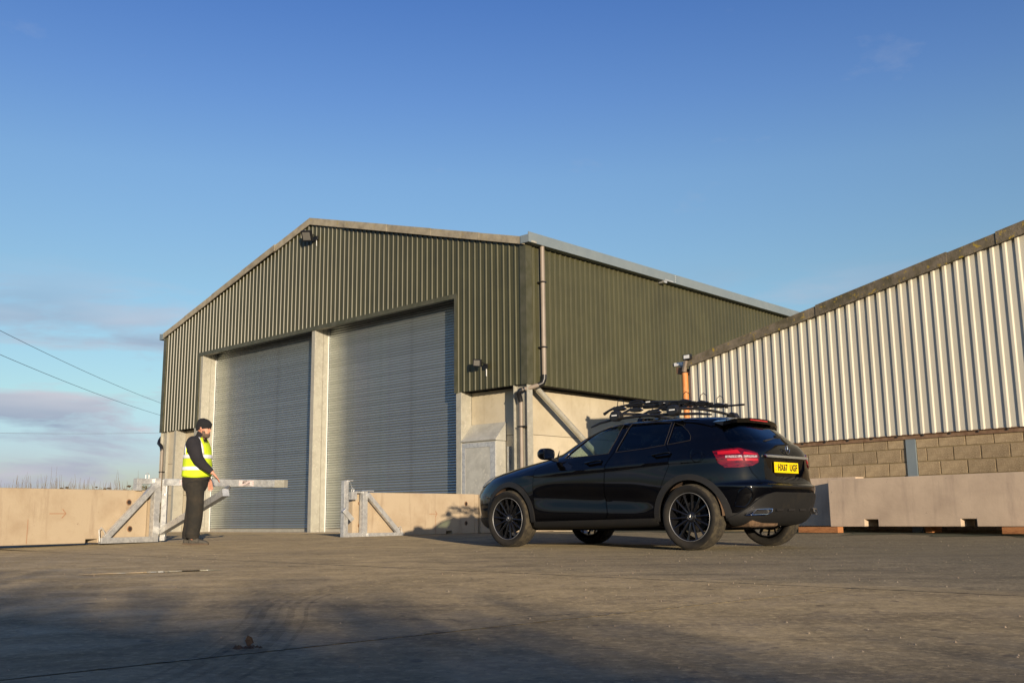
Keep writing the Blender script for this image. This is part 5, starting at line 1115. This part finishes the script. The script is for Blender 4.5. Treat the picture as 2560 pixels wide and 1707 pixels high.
# wheels
RT = 0.347
tprof = [(0.262, -0.095), (0.285, -0.112), (0.315, -0.117), (0.332, -0.108), (0.343, -0.088), (RT, -0.04), (RT, 0.04), (0.343, 0.088), (0.332, 0.108), (0.315, 0.117), (0.285, 0.112), (0.262, 0.095)]
def wheel_meshes():
    ty = MB().lathe(tprof, 64, 'y').mesh('tyre', M_tyre, 40)
    ty.materials.append(M_tread)
    for p in ty.polygons:
        c = p.center; r_ = math.hypot(c.x, c.z)
        if r_ > 0.334: p.material_index = 1
    tb = MB()
    for k in range(84):
        a = 2 * math.pi * k / 84
        for y0, y1, sh in ((-0.103, -0.062, 0.0), (-0.052, -0.008, 0.5), (0.006, 0.050, 0.2), (0.060, 0.103, 0.7)):
            a0 = a + sh * 0.0748; a1 = a0 + 0.054; r0 = 0.332 if abs(y0 + y1) > 0.12 else 0.343; r1 = 0.3445 if abs(y0 + y1) > 0.12 else 0.3495
            v = []
            for r_ in (r0, r1):
                for (aa, yy_) in ((a0, y0), (a1, y0), (a1 + 0.012, y1), (a0 + 0.012, y1)):
                    rr_ = r_ - (0.007 if abs(yy_) > 0.09 else 0); v.append((rr_ * math.cos(aa), yy_, rr_ * math.sin(aa)))
            tb.add(v, [(4, 5, 6, 7), (0, 1, 5, 4), (1, 2, 6, 5), (2, 3, 7, 6), (3, 0, 4, 7)])
    tread = tb.mesh('tread_blocks', M_tread)
    edge = MB().lathe([(0.2515, 0.088), (0.253, 0.096), (0.255, 0.098), (0.2585, 0.095), (0.2585, 0.086)], 64, 'y').mesh('rim_edge', M_rimedge, 60)
    barrel = MB().lathe([(0.2575, 0.094), (0.244, 0.087), (0.232, 0.04), (0.226, -0.09), (0.236, -0.09), (0.262, 0.09)], 48, 'y').mesh('rim_barrel', M_rim, 40)
    sm = MB(); n = 14
    for k in range(n):
        a = 2 * math.pi * (k + 0.5) / n; d = Vector((math.cos(a), 0, math.sin(a))); e = Vector((-math.sin(a), 0, math.cos(a))); Y = Vector((0, 1, 0))
        st_ = [(0.045, 0.055, 0.030, 0.013), (0.075, 0.068, 0.026, 0.0095), (0.15, 0.076, 0.020, 0.0085), (0.215, 0.082, 0.016, 0.010), (0.246, 0.086, 0.012, 0.016)]
        rr_ = []
        for r_, y_, t_, w_ in st_: rr_.append([d * r_ + Y * (y_ - t_) - e * w_ * 1.3, d * r_ + Y * (y_ - t_) + e * w_ * 1.3, d * r_ + Y * (y_ - .002) + e * w_, d * r_ + Y * (y_ + 0.003), d * r_ + Y * (y_ - .002) - e * w_])
        sm.rings(rr_)
    sm.lathe([(0.0, 0.074), (0.03, 0.074), (0.05, 0.068), (0.062, 0.055), (0.062, 0.01), (0.0, 0.01)], 28, 'y')
    for k in range(5):
        a = 2 * math.pi * k / 5; sm.lathe([(0.0, 0.070), (0.009, 0.070), (0.010, 0.05)], 8, 'y', (0.056 * math.cos(a), 0, 0.056 * math.sin(a)), closed=False)
    spk = sm.mesh('spokes', M_rim, 35)
    cap_ = MB().lathe([(0.0, 0.0755), (0.024, 0.0755), (0.031, 0.0765), (0.036, 0.0765), (0.038, 0.072)], 28, 'y', closed=False).mesh('hub_cap', M_clad, 40)
    disc = MB().lathe([(0.0, 0.0), (0.165, 0.0), (0.165, -0.022), (0.0, -0.022)], 40, 'y').mesh('brake_disc', M_clad, 30)
    return ty, tread, edge, barrel, spk, cap_, disc
WMs = wheel_meshes(); M_silver = mat('silver', (0.5, 0.5, 0.5), 0.3, metal=0.9)
for x in (1.35, -1.35):
    for s in (1, -1):
        wl_ = lnk(bpy.data.objects.new('wheel', WMs[0]), car); wl_.location = (x, s * 0.795, RT + 0.002); wl_.rotation_euler = (0, 0.11 * x, 0 if s > 0 else math.pi)
        tr_ = inst(WMs[1], 'tread_blocks', wl_); tr_['kind'] = 'stuff'
        for me in WMs[2:]: inst(me, me.name.split('.')[0], wl_)
        st_ = star(wl_, 0, 0.078, 0, 0.026, 'y', M_silver)
        MB().box(-0.06, 0.02, -0.04, 0.03, 0.09, 0.17).build('brake_caliper', M_clad, wl_)
        # inner arch liner with mud
        n = 20; m_ = MB(); P = []
        for i in range(n + 1):
            a = 0.02 + (math.pi - 0.04) * i / n; 
            for y_ in (0.56, 0.845): P.append((x + 0.383 * math.cos(a), s * y_, 0.352 + 0.383 * math.sin(a)))
        m_.add(P, [(2 * i, 2 * i + 1, 2 * i + 3, 2 * i + 2) for i in range(n)]).build('arch_liner', M_mud2, car, fix=False)

# ------------------------------------------------------------------ roof bars and bike carriers
cm = Matrix.Translation((CX, CY, 0)) @ Matrix.Rotation(CHD, 4, 'Z')
for xb, lab in ((-0.20, 'front black roof bar clamped to the rails of the car'), (-1.02, 'rear black roof bar clamped to the rails of the car')):
    rb_ = empty('roof_bar', cm @ Vector((xb, 0, 1.50)), CHD, lab, 'roof bar', 'roof bars on the car')
    MB().tube([(0, y, 0.085 - 0.03 * (y / 0.6) ** 2) for y in (-0.62, -0.4, -0.2, 0, 0.2, 0.4, 0.62)], 0.0165, 10).build('bar', M_black, rb_, smooth=50)
    for s in (1, -1):
        ft = MB(); prof = [(-0.075, -0.005), (-0.085, 0.03), (-0.05, 0.085), (0.0, 0.095), (0.045, 0.08), (0.075, 0.03), (0.07, -0.005), (0.03, -0.03), (-0.03, -0.03)]
        f_o = ft.prism(prof, s * 0.575, s * 0.665, 'y').build('foot', M_black, rb_, bevel=0.012)
        MB().box(-0.045, 0.03, s * 0.667, s * 0.670, 0.028, 0.042).build('brand_label', M_white, f_o)
def carrier(yc, x0, x1, z, lab, arm_side=1, lift=0.05):
    t = empty('bike_carrier', cm @ Vector(((x0 + x1) / 2, yc, z)), CHD, lab, 'bike carrier', 'bike carriers on the roof bars'); h = (x1 - x0) / 2
    MB().bar((-h, 0, 0), (h * 0.55, 0, lift * 0.5), 0.042, 0.022).build('rail', M_black, t, bevel=0.004)
    MB().tube([(-h * 0.95, 0.035, 0.01), (-h * 0.3, 0.035, 0.04), (h * 0.35, 0.03, 0.05), (h * 0.7, 0.02, 0.035)], [0.009, 0.012, 0.014, 0.012], 8).build('frame_arm', M_black, t, smooth=50)
    # frame clamp (jaw) as an eye shaped loop
    MB().tube([(h * (0.30 + 0.16 * math.cos(a)), 0.03, 0.052 + 0.028 * math.sin(a)) for a in [2 * math.pi * k / 16 for k in range(16)]], 0.012, 6, closed=True).build('clamp_loop', M_black, t, smooth=50)
    for xx in (-h * 0.78, h * 0.74):
        MB().prism([(xx - 0.10, 0.005), (xx - 0.06, 0.030), (xx + 0.0, 0.046), (xx + 0.05, 0.036), (xx + 0.10, 0.004), (xx + 0.04, -0.014), (xx - 0.05, -0.014)], -0.035, 0.035, 'y').build('wheel_tray', M_black, t, bevel=0.008)
        MB().tube([(xx - 0.055, -0.02, 0.05), (xx - 0.045, -0.02, 0.105), (xx - 0.005, -0.02, 0.132), (xx + 0.035, -0.02, 0.105), (xx + 0.05, -0.02, 0.03)], 0.0045, 6).build('wheel_strap', M_black, t, smooth=50)
    MB().tube([(h * 0.85, 0, 0.03), (h * 1.0, 0, 0.0), (h * 1.12, 0.0, -0.035)], [0.017, 0.015, 0.02], 8).build('front_grip', M_black, t, smooth=50)
    MB().box(h * 0.0 - 0.03, h * 0.0 + 0.03, 0.048, 0.051, 0.045, 0.058).build('brand_label', M_white, t)
    MB().lathe([(0.0, -0.018), (0.024, -0.018), (0.024, 0.018), (0.0, 0.018)], 10, 'y', (-h * 0.45, 0.05, 0.012)).lathe([(0.0, -0.018), (0.022, -0.018), (0.022, 0.018), (0.0, 0.018)], 10, 'y', (-h * 0.3, 0.05, 0.016)).build('clamp_knob', M_black, t)
    return t
carrier(0.45, -1.20, 0.04, 1.625, 'nearer black bike carrier along the roof bars, nearest the driver side windows')
carrier(0.11, -1.21, 0.05, 1.635, 'middle black bike carrier lying along the car roof')
t_ = carrier(-0.21, -1.23, 0.0, 1.628, 'far black bike carrier with a short rod pointing towards the tailgate')
MB().tube([(-0.50, 0.0, 0.0), (-0.57, 0.0, 0.0), (-0.82, 0.0, -0.004)], [0.024, 0.012, 0.012], 8).lathe([(0.0, -0.01), (0.032, -0.01), (0.032, 0.01), (0.0, 0.01)], 6, 'x', (-0.58, 0, 0.0)).build('rear_rod', M_black, t_, smooth=40)
# ================================================================== PERSON
M_skin = mat('skin', (0.56, 0.27, 0.17), 0.55, n1=((0.48, 0.20, 0.13), 9, 0.45, 0.7))
M_beard = mat('short_beard', (0.10, 0.065, 0.045), 0.9, n1=((0.20, 0.15, 0.11), 60, 0.5, 0.7), bump=0.003, bscale=160)
M_fleece = mat('black_fleece', (0.014, 0.013, 0.016), 0.95, n1=((0.024, 0.021, 0.024), 6, 0.4, 0.7), bump=0.008, bscale=14)
M_knit = mat('black_knit', (0.010, 0.010, 0.011), 0.95, bump=0.003, bscale=120)
M_trs = mat('dark_work_trousers', (0.018, 0.016, 0.012), 0.92, n1=((0.036, 0.028, 0.018), 5, 0.45, 0.7), bump=0.018, bscale=9)
M_vest = mat('hi_vis_yellow', (0.62, 0.78, 0.02), 0.75, n1=((0.50, 0.66, 0.01), 6, 0.4, 0.7), bump=0.012, bscale=10)
M_refl = mat('reflective_tape', (0.86, 0.86, 0.86), 0.45, n1=((0.70, 0.70, 0.72), 12, 0.5, 0.7))
M_boot = mat('dusty_boot', (0.09, 0.08, 0.062), 0.85, n1=((0.045, 0.04, 0.032), 22, 0.4, 0.6), bump=0.003, bscale=60)
M_sole = mat('boot_sole', (0.10, 0.07, 0.045), 0.9)
M_eye = mat('eye', (0.03, 0.02, 0.015), 0.2)
man = empty('person', (-4.745, 14.93, 0.020), -0.09, 'man in yellow hi-vis vest and black beanie resting a hand on the gate arm', 'person')
def sring(c, rx, ry, n=24, e=2.3, tilt=0.0, axis=None):
    P = []
    for k in range(n):
        a = 2 * math.pi * k / n; ca, sa = math.cos(a), math.sin(a)
        x, y = rx * math.copysign(abs(ca) ** (2 / e), ca), ry * math.copysign(abs(sa) ** (2 / e), sa)
        P.append(Vector((c[0] + x, c[1] + y, c[2] + x * tilt)))
    return P
def limb(b, pts, n=16, flat=1.0):
    """tapering limb through (x,y,z,r)"""
    m = len(pts); base = len(b.v); prev = None; rr = []
    for i, p in enumerate(pts):
        P_ = Vector(p[:3]); t = (Vector(pts[min(i + 1, m - 1)][:3]) - Vector(pts[max(i - 1, 0)][:3])).normalized()
        e = (Vector((1, 0, 0)) - t * t.x); e = e.normalized() if e.length > 0.2 else (Vector((0, 0, 1)) - t * t.z).normalized()
        g = t.cross(e); rr.append([P_ + e * math.cos(2 * math.pi * k / n) * p[3] + g * math.sin(2 * math.pi * k / n) * p[3] * flat for k in range(n)])
    b.rings(rr); return b
def remesh(me, size, name, m, parent, smooth_it=2):
    a = tmpobj(me); r_ = a.modifiers.new('r', 'REMESH'); r_.mode = 'VOXEL'; r_.voxel_size = size; s_ = a.modifiers.new('s', 'SMOOTH'); s_.iterations = smooth_it; s_.factor = 0.5
    dg = bpy.context.evaluated_depsgraph_get(); dg.update(); q = bpy.data.meshes.new_from_object(a.evaluated_get(dg)); bpy.data.objects.remove(a)
    q.materials.clear(); q.materials.append(m); q.shade_smooth(); q.name = name; return lnk(bpy.data.objects.new(name, q), parent)
HEADM = Matrix.Translation((0.088, 0, 1.705)) @ Matrix.Rotation(-0.12, 4, 'Z') @ Matrix.Rotation(0.14, 4, 'Y')
hb_ = MB()
hp = [(-0.128, 0.028, 0.040, 0.030), (-0.115, 0.028, 0.066, 0.050), (-0.09, 0.020, 0.082, 0.062), (-0.05, 0.008, 0.094, 0.071), (0.0, 0.0, 0.100, 0.077), (0.05, -0.004, 0.101, 0.079), (0.09, -0.006, 0.088, 0.069), (0.115, -0.008, 0.060, 0.048), (0.126, -0.008, 0.020, 0.018)]
hb_.rings([[HEADM @ p for p in sring((xc, 0, z), rx, ry, 24, 2.1)] for z, xc, rx, ry in hp])
def hv(x, y, z): return HEADM @ Vector((x, y, z))
# nose, brow, chin, lips, ears
hb_.rings([[hv(0.085, -0.010, 0.020), hv(0.085, 0.010, 0.020), hv(0.098, 0.0, 0.022)], [hv(0.085, -0.016, -0.022), hv(0.085, 0.016, -0.022), hv(0.130, 0.0, -0.018)], [hv(0.085, -0.014, -0.036), hv(0.085, 0.014, -0.036), hv(0.108, 0.0, -0.034)]])
hb_.rings([[hv(0.080, -0.05, 0.030), hv(0.080, -0.05, 0.044), hv(0.092, -0.04, 0.037)], [hv(0.085, 0.0, 0.030), hv(0.085, 0.0, 0.046), hv(0.108, 0.0, 0.038)], [hv(0.080, 0.05, 0.030), hv(0.080, 0.05, 0.044), hv(0.092, 0.04, 0.037)]])
for s in (1, -1): limb(hb_, [(*hv(-0.004, s * 0.074, 0.028), 0.008), (*hv(-0.008, s * 0.086, 0.018), 0.019), (*hv(-0.006, s * 0.085, -0.010), 0.016), (*hv(0.0, s * 0.076, -0.030), 0.008)], 10, 0.5)
limb(hb_, [(0.02, 0, 1.50, 0.075), (0.04, 0, 1.56, 0.062), (0.075, 0, 1.63, 0.060), (0.095, 0, 1.68, 0.060)])
limb(hb_, [(0.0, 0, 0.90, 0.150), (0.01, 0, 1.05, 0.165), (0.01, 0, 1.25, 0.150), (0.0, 0, 1.42, 0.135), (0.01, 0, 1.53, 0.08)], 20, 1.15)
for s, yo in ((-1, -0.10), (1, 0.10)):
    if s < 0: L_ = [(-0.01, yo, 0.92, 0.095), (0.02, yo, 0.72, 0.085), (0.035, yo, 0.50, 0.060), (0.03, yo, 0.3, 0.052), (0.02, yo, 0.10, 0.042), (0.05, yo, 0.05, 0.04)]
    else: L_ = [(-0.03, yo, 0.92, 0.095), (-0.04, yo, 0.72, 0.085), (-0.06, yo, 0.50, 0.060), (-0.09, yo, 0.3, 0.052), (-0.13, yo, 0.10, 0.042), (-0.10, yo, 0.05, 0.04)]
    limb(hb_, L_)
ARM = {-1: [(0.0, -0.19, 1.515, 0.062), (0.03, -0.235, 1.46, 0.060), (0.085, -0.255, 1.34, 0.052), (0.135, -0.262, 1.235, 0.042), (0.215, -0.245, 1.14, 0.040), (0.30, -0.215, 1.068, 0.029), (0.335, -0.205, 1.035, 0.034)],
       1: [(0.0, 0.19, 1.515, 0.062), (0.0, 0.235, 1.46, 0.060), (0.01, 0.262, 1.34, 0.052), (0.02, 0.275, 1.235, 0.042), (0.05, 0.270, 1.10, 0.040), (0.09, 0.255, 0.985, 0.029), (0.10, 0.25, 0.95, 0.034)]}
for s in (-1, 1): limb(hb_, ARM[s])
def hand(b, w_, d1, side, spread=1.0):
    """palm and five separate bent fingers; w_ wrist point, d1 main direction"""
    w_ = Vector(w_); d = Vector(d1).normalized(); lat = Vector((0.55, side, 0.0)); lat = (lat - d * lat.dot(d)).normalized(); nrm = d.cross(lat).normalized()
    k = w_ + d * 0.090
    b.rings([[w_ + lat * x * 0.028 + nrm * y * 0.016 for x, y in ((-1, -1), (1, -1), (1, 1), (-1, 1))], [w_ + d * 0.05 + lat * x * 0.040 + nrm * y * 0.016 for x, y in ((-1, -1), (1, -1), (1, 1), (-1, 1))], [k + lat * x * 0.042 + nrm * y * 0.012 for x, y in ((-1, -1), (1, -1), (1, 1), (-1, 1))]])
    for i, (o_, ln) in enumerate(((-0.033, 0.070), (-0.011, 0.082), (0.011, 0.078), (0.033, 0.062))):
        a = k + lat * o_; dv = (d + lat * o_ * 4.5 * spread).normalized(); down = Vector((0.15, 0, -1))
        p1 = a + dv * ln * 0.48; p2 = p1 + (dv * 0.75 + down * 0.35).normalized() * ln * 0.30; p3 = p2 + (dv * 0.5 + down * 0.6).normalized() * ln * 0.24
        limb(b, [(*(a - dv * 0.015), 0.0105), (*p1, 0.0098), (*p2, 0.0088), (*p3, 0.0070)], 8)
    t0 = w_ + d * 0.025 - lat * 0.028; t1 = t0 + (d * 0.7 - lat * 0.6).normalized() * 0.040; t2 = t1 + (d * 0.95 - lat * 0.1 - Vector((0, 0, 0.3))).normalized() * 0.032
    limb(b, [(*t0, 0.013), (*t1, 0.0115), (*t2, 0.0085)], 8)
hand(hb_, (0.335, -0.205, 1.035), (0.62, 0.05, -0.72), -1, 1.5)
hand(hb_, (0.10, 0.25, 0.95), (0.2, 0.0, -0.95), 1)
remesh(hb_.mesh('body'), 0.0055, 'body', M_skin, man, 1)
for s in (1, -1): MB().lathe([(0.0, 0.008), (0.010, 0.005), (0.012, 0.0), (0.010, -0.004)], 10, 'x', (0, 0, 0), closed=False).build('eye', M_eye, man).matrix_local = HEADM @ Matrix.Translation((0.088, s * 0.034, 0.018))
mo_ = MB(); mo_.tube([(0.094, -0.026, -0.066), (0.1035, 0, -0.062), (0.094, 0.026, -0.066)], [0.004, 0.007, 0.004], 6).build('mouth', mat('lips', (0.42, 0.13, 0.10), 0.5), man).matrix_local = HEADM
# beard: shell over jaw, cheeks and upper lip
bb = MB(); rr_ = []
for z, xc, rx, ry, a0 in ((-0.132, 0.028, 0.050, 0.038, 1.8), (-0.115, 0.028, 0.075, 0.058, 1.75), (-0.09, 0.022, 0.089, 0.068, 1.6), (-0.062, 0.012, 0.0955, 0.0745, 1.5), (-0.030, 0.004, 0.099, 0.0785, 1.45)):
    row = []
    for k in range(25):
        a = -a0 + 2 * a0 * k / 24; row.append((z, xc, rx, ry, a))
    rr_.append(row)
for i, row in enumerate(rr_):
    for (z, xc, rx, ry, a) in row:
        top = 0.0
        if i >= 3 and abs(a) < 0.95: top = -0.036 * (1 if i == 4 else 0.3) * (1 if abs(a) > .3 else 0.5)
        bb.v.append(tuple(HEADM @ Vector((xc + rx * math.cos(a), ry * math.sin(a), z + top))))
for i in range(len(rr_) - 1):
    for k in range(24): bb.f.append((i * 25 + k, i * 25 + k + 1, (i + 1) * 25 + k + 1, (i + 1) * 25 + k))
bm_ = bb.build('beard', M_beard, man, smooth=60, fix=False); so = bm_.modifiers.new('t', 'SOLIDIFY'); so.thickness = 0.006
# beanie
bn = [(-0.006, -0.010, 0.110, 0.088), (0.030, -0.010, 0.117, 0.094), (0.065, -0.010, 0.118, 0.095), (0.10, -0.012, 0.110, 0.089), (0.128, -0.020, 0.090, 0.074), (0.150, -0.030, 0.058, 0.049), (0.160, -0.036, 0.015, 0.014)]
rg_ = [[HEADM @ (p + Vector((0, 0, (p.x) * 0.26 + (0.012 if i == 0 else 0) * 0))) if i < 3 else HEADM @ p for p in sring((xc, 0, z), rx, ry, 28, 2.1)] for i, (z, xc, rx, ry) in enumerate(bn)]
MB().rings(rg_).build('beanie', M_knit, man, smooth=60)
# clothes
TP = [(0.955, 0.000, 0.190, 0.190), (1.00, 0.003, 0.196, 0.195), (1.10, 0.010, 0.196, 0.198), (1.20, 0.010, 0.190, 0.198), (1.30, 0.008, 0.180, 0.200), (1.40, 0.004, 0.172, 0.208), (1.48, -0.002, 0.150, 0.205), (1.53, -0.004, 0.128, 0.185), (1.565, 0.002, 0.100, 0.140), (1.59, 0.018, 0.078, 0.090), (1.615, 0.035, 0.070, 0.074)]
def tor(z):
    for i in range(len(TP) - 1):
        if TP[i][0] <= z <= TP[i + 1][0]:
            f_ = (z - TP[i][0]) / (TP[i + 1][0] - TP[i][0]); return [TP[i][j] + (TP[i + 1][j] - TP[i][j]) * f_ for j in (1, 2, 3)]
    return list(TP[0][1:]) if z < TP[0][0] else list(TP[-1][1:])
def tpt(z, a, off=0.0, wob=True):
    xc, rx, ry = tor(z); ca, sa = math.cos(a), math.sin(a); e = 2.2
    w_ = (0.004 * math.sin(3 * a + z * 14) + 0.003 * math.sin(5 * a - z * 23)) * (1.55 - z) / 0.5 if wob and z < 1.5 else 0
    return Vector((xc + (rx + off + w_) * math.copysign(abs(ca) ** (2 / e), ca), (ry + off + w_) * math.copysign(abs(sa) ** (2 / e), sa), z))
def torso(zs, off, n=40): return [[tpt(z, 2 * math.pi * k / n, off) for k in range(n)] for z in zs]
jk = MB(); jk.rings(torso([0.945, 0.97, 1.05, 1.15, 1.25, 1.35, 1.42, 1.48, 1.53, 1.565, 1.59, 1.615], -0.004))
SL = {-1: [(0.0, -0.15, 1.50, 0.105), (0.02, -0.215, 1.465, 0.112), (0.06, -0.245, 1.38, 0.102), (0.095, -0.258, 1.29, 0.092), (0.135, -0.262, 1.22, 0.084), (0.20, -0.250, 1.15, 0.072), (0.262, -0.232, 1.10, 0.058), (0.302, -0.218, 1.065, 0.048), (0.318, -0.213, 1.05, 0.042)],
      1: [(0.0, 0.15, 1.50, 0.10), (0.0, 0.215, 1.46, 0.10), (0.01, 0.255, 1.34, 0.086), (0.025, 0.27, 1.22, 0.076), (0.05, 0.268, 1.11, 0.064), (0.08, 0.258, 1.02, 0.048), (0.086, 0.256, 0.995, 0.040)]}
for s in (-1, 1): limb(jk, SL[s], 20)
remesh(jk.mesh('jacket'), 0.009, 'fleece_jacket', M_fleece, man, 2)
cl = MB(); cl.rings([[p + Vector((0, 0, 0)) for p in sring((0.040, 0, 1.595), 0.078, 0.082, 24, 2.1, 0.1)], sring((0.055, 0, 1.635), 0.070, 0.072, 24, 2.1, -0.25), sring((0.062, 0, 1.655), 0.066, 0.068, 24, 2.1, -0.35)], cap=False).build('collar', M_fleece, man, smooth=60).modifiers.new('t', 'SOLIDIFY').thickness = 0.008
# vest: open at the arm holes
n = 56; zs = [0.985, 1.02, 1.06, 1.10, 1.14, 1.18, 1.22, 1.26, 1.30, 1.34, 1.38, 1.42, 1.46, 1.50, 1.53, 1.555, 1.575]
vb = MB()
for z in zs:
    for k in range(n):
        a = 2 * math.pi * k / n; p = tpt(z, a, 0.016)
        if z < 1.0: p.z += 0.012 * math.sin(a * 2 + 1)
        vb.v.append(tuple(p))
for i in range(len(zs) - 1):
    zc = (zs[i] + zs[i + 1]) / 2
    for k in range(n):
        a = 2 * math.pi * (k + 0.5) / n
        side = abs(abs(((a + math.pi) % (2 * math.pi)) - math.pi) - math.pi / 2)      # 0 at the flanks
        if zc > 1.30 and zc < 1.535 and side < 0.50 * min(1, (zc - 1.27) / 0.08): continue
        if zc > 1.50 and abs(((a + math.pi) % (2 * math.pi)) - math.pi) < 0.45: continue
        vb.f.append((i * n + k, i * n + (k + 1) % n, (i + 1) * n + (k + 1) % n, (i + 1) * n + k))
ve = vb.build('hi_vis_vest', M_vest, man, smooth=70, fix=False); ve.modifiers.new('t', 'SOLIDIFY').thickness = 0.005
for za, zb_ in ((1.083, 1.137), (1.258, 1.316)):
    b = MB(); b.rings([[tpt(z, 2 * math.pi * k / 48, 0.0215) for k in range(48)] for z in (za, (za + zb_) / 2, zb_)], cap=False); b.build('reflective_band', M_refl, ve, smooth=70, fix=False).modifiers.new('t', 'SOLIDIFY').thickness = 0.0015
for s in (1, -1):
    for a_c in (math.pi - 0.95, 0.80):
        b = MB(); q = [1.31, 1.36, 1.41, 1.46, 1.50, 1.53, 1.555, 1.575]
        for z in q:
            ac = a_c if z < 1.45 else a_c + (math.pi / 2 - a_c) * 0.25 * (z - 1.45) / 0.12
            for da_ in (-0.13, 0.13): b.v.append(tuple(tpt(z, s * (ac + da_), 0.0215)))
        for i in range(len(q) - 1): b.f.append((2 * i, 2 * i + 1, 2 * i + 3, 2 * i + 2))
        b.build('shoulder_band', M_refl, ve, smooth=70, fix=False).modifiers.new('t', 'SOLIDIFY').thickness = 0.0015
tb_ = MB(); tb_.rings([[p for p in sring((-0.015, 0, z), rx, ry, 28, 2.3)] for z, rx, ry in ((0.99, 0.185, 0.19), (0.92, 0.182, 0.195), (0.84, 0.172, 0.19), (0.78, 0.14, 0.15))])
limb(tb_, [(0.01, -0.095, 0.90, 0.140), (0.035, -0.10, 0.75, 0.132), (0.045, -0.10, 0.60, 0.120), (0.045, -0.10, 0.50, 0.118), (0.045, -0.10, 0.38, 0.112), (0.035, -0.10, 0.26, 0.106), (0.02, -0.10, 0.19, 0.103), (0.02, -0.10, 0.155, 0.108), (0.02, -0.10, 0.12, 0.094), (0.015, -0.10, 0.09, 0.090)], 22)
limb(tb_, [(-0.03, 0.095, 0.90, 0.135), (-0.045, 0.10, 0.75, 0.128), (-0.065, 0.10, 0.55, 0.112), (-0.085, 0.10, 0.40, 0.105), (-0.105, 0.10, 0.26, 0.097), (-0.12, 0.10, 0.17, 0.098), (-0.125, 0.10, 0.12, 0.092), (-0.13, 0.10, 0.08, 0.086)], 22)
remesh(tb_.mesh('trousers'), 0.010, 'trousers', M_trs, man, 2)
def boot(x, y, ang, nm='boot'):
    b = MB(); R_ = []
    for xx, hw, zb2, zt in ((-0.095, 0.022, 0.018, 0.075), (-0.080, 0.036, 0.014, 0.125), (-0.03, 0.042, 0.014, 0.135), (0.03, 0.042, 0.014, 0.120), (0.08, 0.046, 0.014, 0.092), (0.13, 0.050, 0.014, 0.078), (0.17, 0.047, 0.016, 0.068), (0.20, 0.032, 0.022, 0.052), (0.21, 0.014, 0.028, 0.042)):
        R_.append([Vector((xx, hw * math.copysign(abs(math.cos(a)) ** .8, math.cos(a)), (zb2 + zt) / 2 + (zt - zb2) / 2 * math.copysign(abs(math.sin(a)) ** .7, math.sin(a)))) for a in [2 * math.pi * k / 16 for k in range(16)]])
    bo_ = b.rings(R_).build(nm, M_boot, man, smooth=50); bo_.location = (x, y, -0.012); bo_.rotation_euler = (0, 0, ang)
    sl = MB(); sp2 = [(-0.10, -0.030), (-0.02, -0.044), (0.10, -0.052), (0.17, -0.048), (0.213, -0.02), (0.213, 0.02), (0.17, 0.048), (0.10, 0.052), (-0.02, 0.044), (-0.10, 0.030)]
    sl.prism(sp2, 0.012, 0.034, 'z').build('sole', M_sole, bo_)
    for k in range(4): MB().bar((0.045 + k * 0.022, -0.022, 0.118 - k * 0.011), (0.047 + k * 0.022, 0.022, 0.118 - k * 0.011), 0.006, 0.006).build('lace', M_black, bo_)
boot(0.06, -0.10, -0.05); boot(-0.10, 0.10, 0.12)
